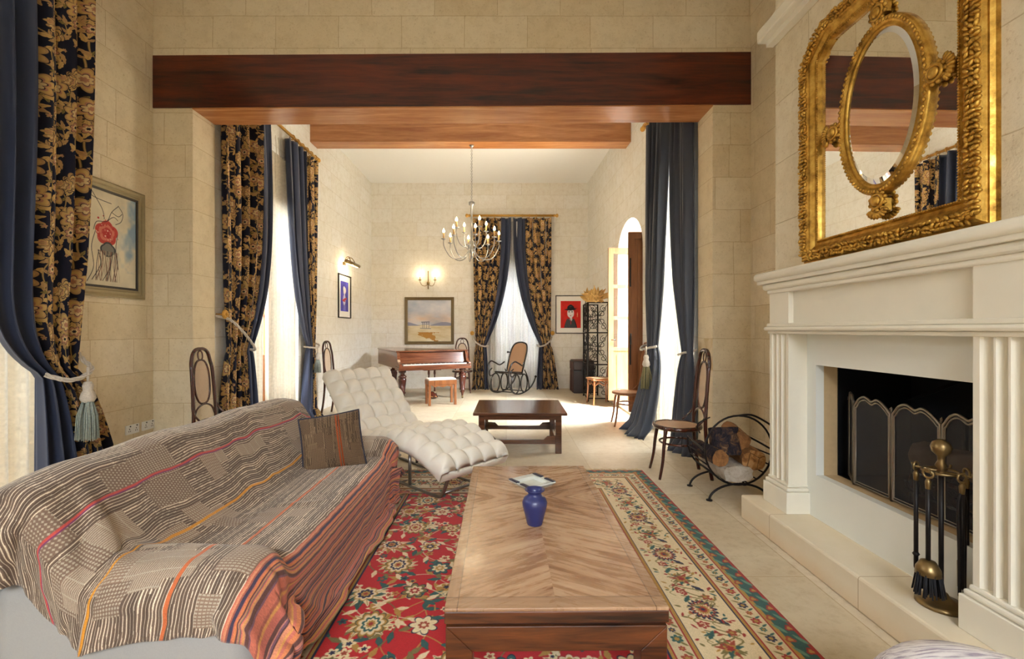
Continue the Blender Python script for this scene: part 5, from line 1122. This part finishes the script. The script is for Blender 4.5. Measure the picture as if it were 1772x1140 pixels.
b.add(vs, [(i*m_+k, i*m_+(k+1) % m_, (i+1)*m_+(k+1) % m_, (i+1)*m_+k) for i in range(n) for k in range(m_)]+[tuple(range(m_)), tuple(n*m_+k for k in range(m_))[::-1]]); coll.append(S_(b).build('backrest', M['sofa'], t))
b = MB()
for x in (SX0+.12, SX1-.12):
    for y in (SY0+.12, SY1-.12): MB().lathe([(.025, 0), (.03, .05), (0, .06)], (x-sc.x, y-sc.y, 0), 12).build('foot', M['black_wood'], t)

# the throw: first laid out over the sofa, then let settle as cloth
def ease(a, b_, x): q = min(1, max(0, (x-a)/(b_-a))); return q*q*(3-2*q)
cs = [(-1.875, .28), (-1.87, .60), (-1.85, .80), (-1.78, .875), (-1.70, .89), (-1.62, .86), (-1.54, .73), (-1.46, .56), (-1.37, .455), (-1.25, .44), (-1.05, .445), (-.92, .44), (-.86, .41), (-.835, .34), (-.83, .20), (-.825, .07)]
csp = spline([(x, 0, z) for x, z in cs], 6); cl = [0]
for p, q in zip(csp[:-1], csp[1:]): cl.append(cl[-1]+(q-p).length)
TWL = cl[-1]; EN, EF = .22, .40                      # overhang past the near and far arms
TLL = (SY1-SY0)+EN+EF+.14
def cloth0(u, v):
    d = v*TWL; x = float(np.interp(d, cl, [p.x for p in csp])); z = float(np.interp(d, cl, [p.z for p in csp])); en = .06+.17*math.exp(-((v-.42)/.20)**2)+.05*ease(.8, 1, v); y = SY0-.04-en+u*(TLL-EN+en); yn, yf = SY0-.04, SY1+.04
    inx = ease(-1.9, -1.8, x)
    arm = ease(SY0+.34, SY0+.20, y) if y < 2.5 else ease(SY1-.34, SY1-.20, y)
    fr = ease(-.80, -.86, x) if z > .38 else 0
    za = .545 if x < -.88 else z
    if x > -1.6 and z > .39: z = max(z, z*(1-arm)+za*arm)
    elif x >= -.87: z = z+arm*.10*ease(.05, .40, z)
    if y < yn: e = yn-y; return V(x+(.06*min(1, e/.2) if x > -.86 else 0), yn-.03*min(1, e/.1), max(.03, z-e))
    if y > yf: e = y-yf; return V(x, yf+.03*min(1, e/.1), max(.03, z-e))
    return V(x, y, z)
b = MB(); NU, NV = 118, 92; b.grid(cloth0, NU, NV); throw = b.build('striped_throw', M['throw'])
tag(throw, 'brown and cream striped throw with orange border draped over the whole sofa', 'throw')
me = throw.data; rz_ = np.array([v.co[:] for v in me.vertices]); rn_ = random.Random(12)
for v in me.vertices: v.co += V(0, 0, .02*max(0, math.sin(v.co.x*19+6*v.co.y+2*math.sin(v.co.y*7))*math.sin(v.co.y*11+3*v.co.x)))+V(rn_.uniform(-1, 1)*.003, rn_.uniform(-1, 1)*.003, .012+rn_.uniform(0, 1)*.003)
for o in coll:
    q = o.modifiers.new('c', 'COLLISION'); o.collision.thickness_outer = .012; o.collision.cloth_friction = 25; o.collision.damping = .5
flo = MB().box((-4, 0, -.05), (1, 5, 0.012)).build('tmp', M['floor']); flo.modifiers.new('c', 'COLLISION')
cm = throw.modifiers.new('cloth', 'CLOTH'); st = cm.settings; st.quality = 7; st.mass = .35; st.tension_stiffness = 12; st.compression_stiffness = 8; st.shear_stiffness = 4; st.bending_stiffness = .12; st.air_damping = 3; st.shrink_min = -.06; st.shrink_max = -.06
cm.collision_settings.distance_min = .012; cm.collision_settings.collision_quality = 3; cm.collision_settings.use_self_collision = False
SC.frame_start = 1; SC.frame_end = 60; cm.point_cache.frame_start = 1; cm.point_cache.frame_end = 60
for f in range(1, 34): SC.frame_set(f)
dg = bpy.context.evaluated_depsgraph_get(); nm = bpy.data.meshes.new_from_object(throw.evaluated_get(dg)); throw.modifiers.clear(); throw.data = nm; nm.name = 'striped_throw'
for o in coll: o.modifiers.clear()
bpy.data.objects.remove(flo); SC.frame_set(1)
for p in nm.polygons: p.use_smooth = True
s = throw.modifiers.new('s', 'SUBSURF'); s.levels = 1; s.render_levels = 1
q = throw.modifiers.new('t', 'SOLIDIFY'); q.thickness = .006; q.offset = 1

t = thing('cushion', 'small square brown patchwork cushion with dark piping leaning at the far sofa arm', 'cushion', (-1.145, 3.06, .42)); cw = .40
R_ = Matrix.Rotation(-.12, 3, 'Y') @ Matrix.Rotation(.38, 3, 'Z') @ Matrix.Rotation(-.48, 3, 'X')
def pill(sg):
    def f(u, v):
        a, c = 2*u-1, 2*v-1; e = (max(0, 1-a*a)*max(0, 1-c*c))**.5; px = .5*cw*a*(1-.05*(1-c*c)); pz = .5*cw*c*(1-.05*(1-a*a)); return R_ @ V(px, sg*.075*e+.006*math.sin(9*a+4*c)*e, pz+cw*.47)
    return f
for sg, nm_ in ((-1, 'front_cover'), (1, 'back_cover')): MB().grid(pill(sg), 22, 22).build(nm_, M['patch'], t)
P = [pill(1)(a, c) for a, c in [(i/10, 0) for i in range(10)]+[(1, i/10) for i in range(10)]+[(1-i/10, 1) for i in range(10)]+[(0, 1-i/10) for i in range(10)]]; MB().tube(P, .007, 6, True).build('piping', M['piping'], t)

# ------------------------------------------------------------------ footstool at the lower right edge
t = thing('footstool', 'round lilac and white slub-cloth footstool at the bottom right edge', 'footstool', (1.165, 1.03, 0))
MB().lathe([(0, .05), (.25, .05), (.275, .09), (.28, .38), (.272, .45), (.24, .49), (.16, .515), (0, .525)], n=40).build('upholstery', M['lilac'], t)
for k in range(4): a = k*PI/2+.4; MB().lathe([(.018, 0), (.024, .055), (0, .06)], (.2*math.cos(a), .2*math.sin(a), 0), 10).build('foot', M['black_wood'], t)

# ------------------------------------------------------------------ log basket
t = thing('log_basket', 'round black iron log basket on arched feet beside the fireplace', 'log basket', (1.84, 3.80, 0), .05); R0, zc, yd = .275, .395, .17; b = MB()
front = [(-R0*math.cos(a), -yd, zc+R0*math.sin(a)) for a in [PI*.5+2*PI*i/40 for i in range(41)]]
b.tube(front, .008, 8); b.tube(spline([(0, -yd, zc+R0), (.10, -yd, zc+R0+.005), (.2, -yd-.01, zc+R0-.04), (.30, -yd-.02, zc+R0-.11)], 6), .008, 8); b.build('front_ring', M['iron'], t)
b = MB(); b.tube(circle_pts((0, yd, zc), R0*.94, (1, 0, 0), (0, 0, 1), 36, a0=PI*.95, a1=PI*2.05, closed=False), .008, 8); b.tube(spline([(-R0*.93, yd, zc+.04), (-R0*.98, 0, zc+.02), (-R0, -yd, zc)], 5), .008, 7); b.tube(spline([(R0*.93, yd, zc+.04), (R0*.98, 0, zc+.02), (R0, -yd, zc)], 5), .008, 7); b.tube(spline([(-.15, yd, zc+.06), (-.17, yd, zc+.14), (-.15, 0, zc+.23)], 5), .006, 6); b.build('back_ring', M['iron'], t)
for k in range(11):
    a = PI*1.05+PI*.9*k/10
    if abs(k-5) < 1: continue
    MB().tube([(R0*math.cos(a), -yd, zc+R0*math.sin(a)), (R0*.94*math.cos(a), yd, zc+R0*.94*math.sin(a))], .0065, 6).build('bar', M['iron'], t)
for y, s in ((-yd, 1), (yd, .94)):
    b = MB(); P = circle_pts((0, y-.0, 0), .24, (1, 0, 0), (0, 0, 1), 20, .128, 0, PI, False); b.tube(P, .009, 8)
    for x in (-.24, .24): b.lathe([(0, 0), (.024, 0), (.024, .008), (0, .01)], (x, y, 0), 12)
    b.build('foot', M['iron'], t)
G = 'split logs in the iron basket'; rz5 = lambda x, y, z: (1.84+x, 3.80+y, z)
log('firewood_log', 'short log with charred black bark on top in the log basket', rz5(-.12, -.13, .50), rz5(-.03, -.12, .50), .001, M['bark'], M['log_wood'], G) if False else None
def billet(label, c, L_, w, h, rot, m1, mend, seed=0):
    """split log: rough prism along local y with three or four faces"""
    r_ = random.Random(seed); t = thing('firewood_log', label, 'log', c, 0, G); Rm = Matrix.Rotation(rot[2], 3, 'Z') @ Matrix.Rotation(rot[0], 3, 'X') @ Matrix.Rotation(rot[1], 3, 'Y'); n = 8; sides = 16; vs = []
    sec = []
    for k in range(sides):
        a = 2*PI*k/sides; f = 1/max(abs(math.cos(a)), abs(math.sin(a))); rr_ = (.72+.28*f*.75)*(1+r_.uniform(-.07, .07)); sec.append((w/2*rr_*math.cos(a), h/2*rr_*math.sin(a)))
    for i in range(n+1):
        for x, z in sec: vs.append(Rm @ V(x*(1+r_.uniform(-.04, .04)), -L_/2+L_*i/n, z*(1+r_.uniform(-.04, .04))))
    b = MB().add(vs, [(i*sides+k, i*sides+(k+1) % sides, (i+1)*sides+(k+1) % sides, (i+1)*sides+k) for i in range(n) for k in range(sides)]); b.build('bark', m1, t)
    for i, dy in ((0, -.002), (n, .002)):
        ring = [vs[i*sides+k]+Rm @ V(0, dy, 0) for k in range(sides)]; e = MB(); e.add([Rm @ V(0, -L_/2+L_*i/n+dy*2, 0)]+ring, [(0, 1+k, 1+(k+1) % sides) for k in range(sides)], False); e.build('cut_end', mend, t)
billet('pale barkless log at the bottom of the log basket', rz5(-.02, -.02, .215), .36, .26, .14, (0, 0, .05), M['white_log'], M['white_log'], 1)
billet('hollow brown log lying at the left of the log basket', rz5(-.155, .0, .33), .34, .14, .14, (0, .2, .1), M['bark'], M['log_wood'], 2)
billet('log with burnt black bark standing on top of the log basket pile', rz5(-.03, -.02, .43), .22, .24, .22, (PI/2-.25, 0, .05), M['bark'], M['log_end'], 3)
billet('squared split log tilted at the upper right of the log basket', rz5(.095, .06, .46), .30, .15, .16, (.1, .5, -.15), M['log_wood'], M['log_wood'], 4)
billet('round log with pale star-cracked end at the right of log basket', rz5(.15, .02, .315), .40, .19, .17, (0, .1, -.12), M['log_wood'], M['log_end'], 5)

# ------------------------------------------------------------------ trunk, iron folding screen, gilded leaves
t = thing('travel_trunk', 'old dark leather travel trunk with wooden slats against the back wall', 'trunk', (1.655, 10.0, 0), .0); a0, c0 = .215, .27
MB().box((-a0, -c0, .0), (a0, c0, .48), .012).build('body', M['trunk'], t); MB().box((-a0-.006, -c0-.006, .485), (a0+.006, c0+.006, .69), .03, seg=3).build('lid', M['trunk'], t); b = MB()
for y in (-.2, -.07, .07, .2): b.box((-a0-.016, y-.022, .01), (-a0, y+.022, .475), .004); b.box((-a0-.02, y-.022, .49), (-a0-.004, y+.022, .675), .004); b.box((-a0, y-.022, .69), (a0, y+.022, .7), .003)
b.build('slats', M['trunk_wood'], t); b = MB(); b.box((-.05, -c0-.02, .40), (.05, -c0, .55), .004); b.box((-a0-.002, -c0-.012, .46), (a0+.002, -c0, .485)); b.build('lock_plate', M['iron_grey'], t)
fs = thing('folding_screen', 'black wrought iron folding screen with scrolls beside the garden door', 'screen', (1.72, 9.0, 0)); so = V(1.72, 9.0, 0)
def spiral(b, c, r, U, a0, turns, s=1, rad=.006):
    P = []; n = int(20*turns)
    for i in range(n+1): f = i/n; a = a0+s*2*PI*turns*f; q = r*(1-.8*f); P.append(c+U*(q*math.cos(a))+V(0, 0, q*math.sin(a)))
    b.tube(P, rad, 5)
def iron_panel(p, q, hgt=1.87):
    p, q = V(*p, 0)-so, V(*q, 0)-so; w = (q-p).length; U = (q-p).normalized(); b = MB(); zs = [.06, .70, 1.0+.30, hgt]; P = lambda a, z: p+U*a+V(0, 0, z)
    for a in (0.012, w-.012): b.tube([P(a, 0), P(a, hgt)], .014, 6)
    for z in zs: b.tube([P(0, z), P(w, z)], .011, 6)
    for z0, z1 in zip(zs[:-1], zs[1:]):
        b.tube([P(0, z0), P(w, z1)], .005, 5); b.tube([P(w, z0), P(0, z1)], .005, 5); zm = (z0+z1)/2; R1 = min(w*.24, .09)
        for k in range(4): a = PI/4+k*PI/2; spiral(b, P(w/2+R1*1.05*math.cos(a), zm+R1*1.05*math.sin(a)), R1*.75, U, a+PI, 1.4, 1 if k % 2 else -1)
        for zz, s in ((z0+.12, 1), (z1-.12, -1)):
            for a, s2 in ((w*.25, 1), (w*.75, -1)): spiral(b, P(a, zz), R1*.72, U, PI/2, 1.3, s*s2)
        b.tube(circle_pts(P(w/2, zm), R1*.6, U, (0, 0, 1), 16), .005, 5, True)
    b.build('panel', M['iron'], fs)
iron_panel((1.535, 8.62), (1.93, 8.60)); iron_panel((1.535, 8.64), (1.59, 9.40)); iron_panel((1.59, 9.42), (1.90, 9.44))
t = thing('leaf_ornament', 'gilded dried leaf ornament sitting on top of the iron screen', 'ornament', (1.67, 8.61, 1.883)); rr = random.Random(5); b = MB()
for k in range(80):
    a = rr.uniform(.1, PI-.1); L_ = rr.uniform(.08, .20)*(1.5 if 1.3 < a < 2.1 and k % 5 == 0 else 1); c = V(rr.uniform(-.15, .15), rr.uniform(-.05, .05), rr.uniform(0, .12)); d = V(math.cos(a), rr.uniform(-.3, .3), math.sin(a)); w = V(-d.z, 0, d.x)*rr.uniform(.018, .04)+V(0, rr.uniform(-.02, .02), 0); n = V(0, rr.uniform(-.05, .05), .01)
    pts = [c, c+d*L_*.3+w+n, c+d*L_*.62+w*.8, c+d*L_, c+d*L_*.62-w*.8, c+d*L_*.3-w+n]; b.add(pts+[c+d*L_*.45-n], [(i, (i+1) % 6, 6) for i in range(6)], False)
b.tube([(-.17, 0, 0.008), (.17, 0, .008)], .012, 6); o = b.build('leaves', M['leaf'], t); q = o.modifiers.new('t', 'SOLIDIFY'); q.thickness = .006
# ------------------------------------------------------------------ light: daylight through the windows (the one behind the camera added for fill), sun, lamps
w = bpy.data.worlds.new('world'); SC.world = w; w.use_nodes = True; bg = w.node_tree.nodes['Background']; bg.inputs[0].default_value = (.86, .93, 1.0, 1); bg.inputs[1].default_value = .5
def area(name, loc, d, sx, sy, e, col=(.88, .945, 1), spread=PI):
    l = bpy.data.lights.new(name, 'AREA'); l.shape = 'RECTANGLE'; l.size = sx; l.size_y = sy; l.energy = e; l.color = col; l.spread = spread; o = bpy.data.objects.new(name, l); COL.objects.link(o); o.location = loc; o.rotation_euler = Vector(d).to_track_quat('-Z', 'Z').to_euler(); return o
area('daylight', (XL-2.2, 1.94, 4.6), (1, 0, -.95), 2.6, 2.6, 620)
area('daylight', (FL-2.2, 5.95, 4.8), (1, 0, -.95), 2.6, 2.2, 1250)
area('daylight', (4.6, 5.56, 4.6), (-1, 0, -.95), 2.6, 1.6, 950)
area('daylight', (4.4, 7.35, 4.6), (-1, 0, -1.15), 2.2, 2.0, 950)
area('daylight', (.26, YE+2.2, 4.2), (0, -1, -.9), 2.0, 2.0, 560)
area('daylight', (-.1, YB-2.4, 4.8), (0, 1, -.85), 4.0, 3.0, 680)  # fill for the front room, outside the added window behind the camera
s = bpy.data.lights.new('sun', 'SUN'); s.energy = 12; s.angle = .009; s.color = (1, .95, .86); o = bpy.data.objects.new('sun', s); COL.objects.link(o); o.rotation_euler = Vector((-1.03, 1.04, -2.72)).to_track_quat('-Z', 'Y').to_euler()
def point(loc, e, col=(1, .78, .48), r=.03):
    l = bpy.data.lights.new('lamp_glow', 'POINT'); l.energy = e; l.color = col; l.shadow_soft_size = r; o = bpy.data.objects.new('lamp_glow', l); COL.objects.link(o); o.location = loc
point((-.56, 7.4, 3.16), 12, r=.2)
for x in (-1.97, -1.63): point((x, YE-.14, 2.66), .9)
point((FL+.17, 8.75, 2.56), 5)
vs = SC.view_settings; vs.view_transform = 'Standard'; vs.look = 'None'; vs.gamma = 1; vs.use_curve_mapping = False; vs.exposure = 1.38
SC.cycles.use_denoising = True; SC.cycles.max_bounces = 10; SC.cycles.diffuse_bounces = 6; SC.cycles.transparent_max_bounces = 16; SC.cycles.sample_clamp_indirect = 8
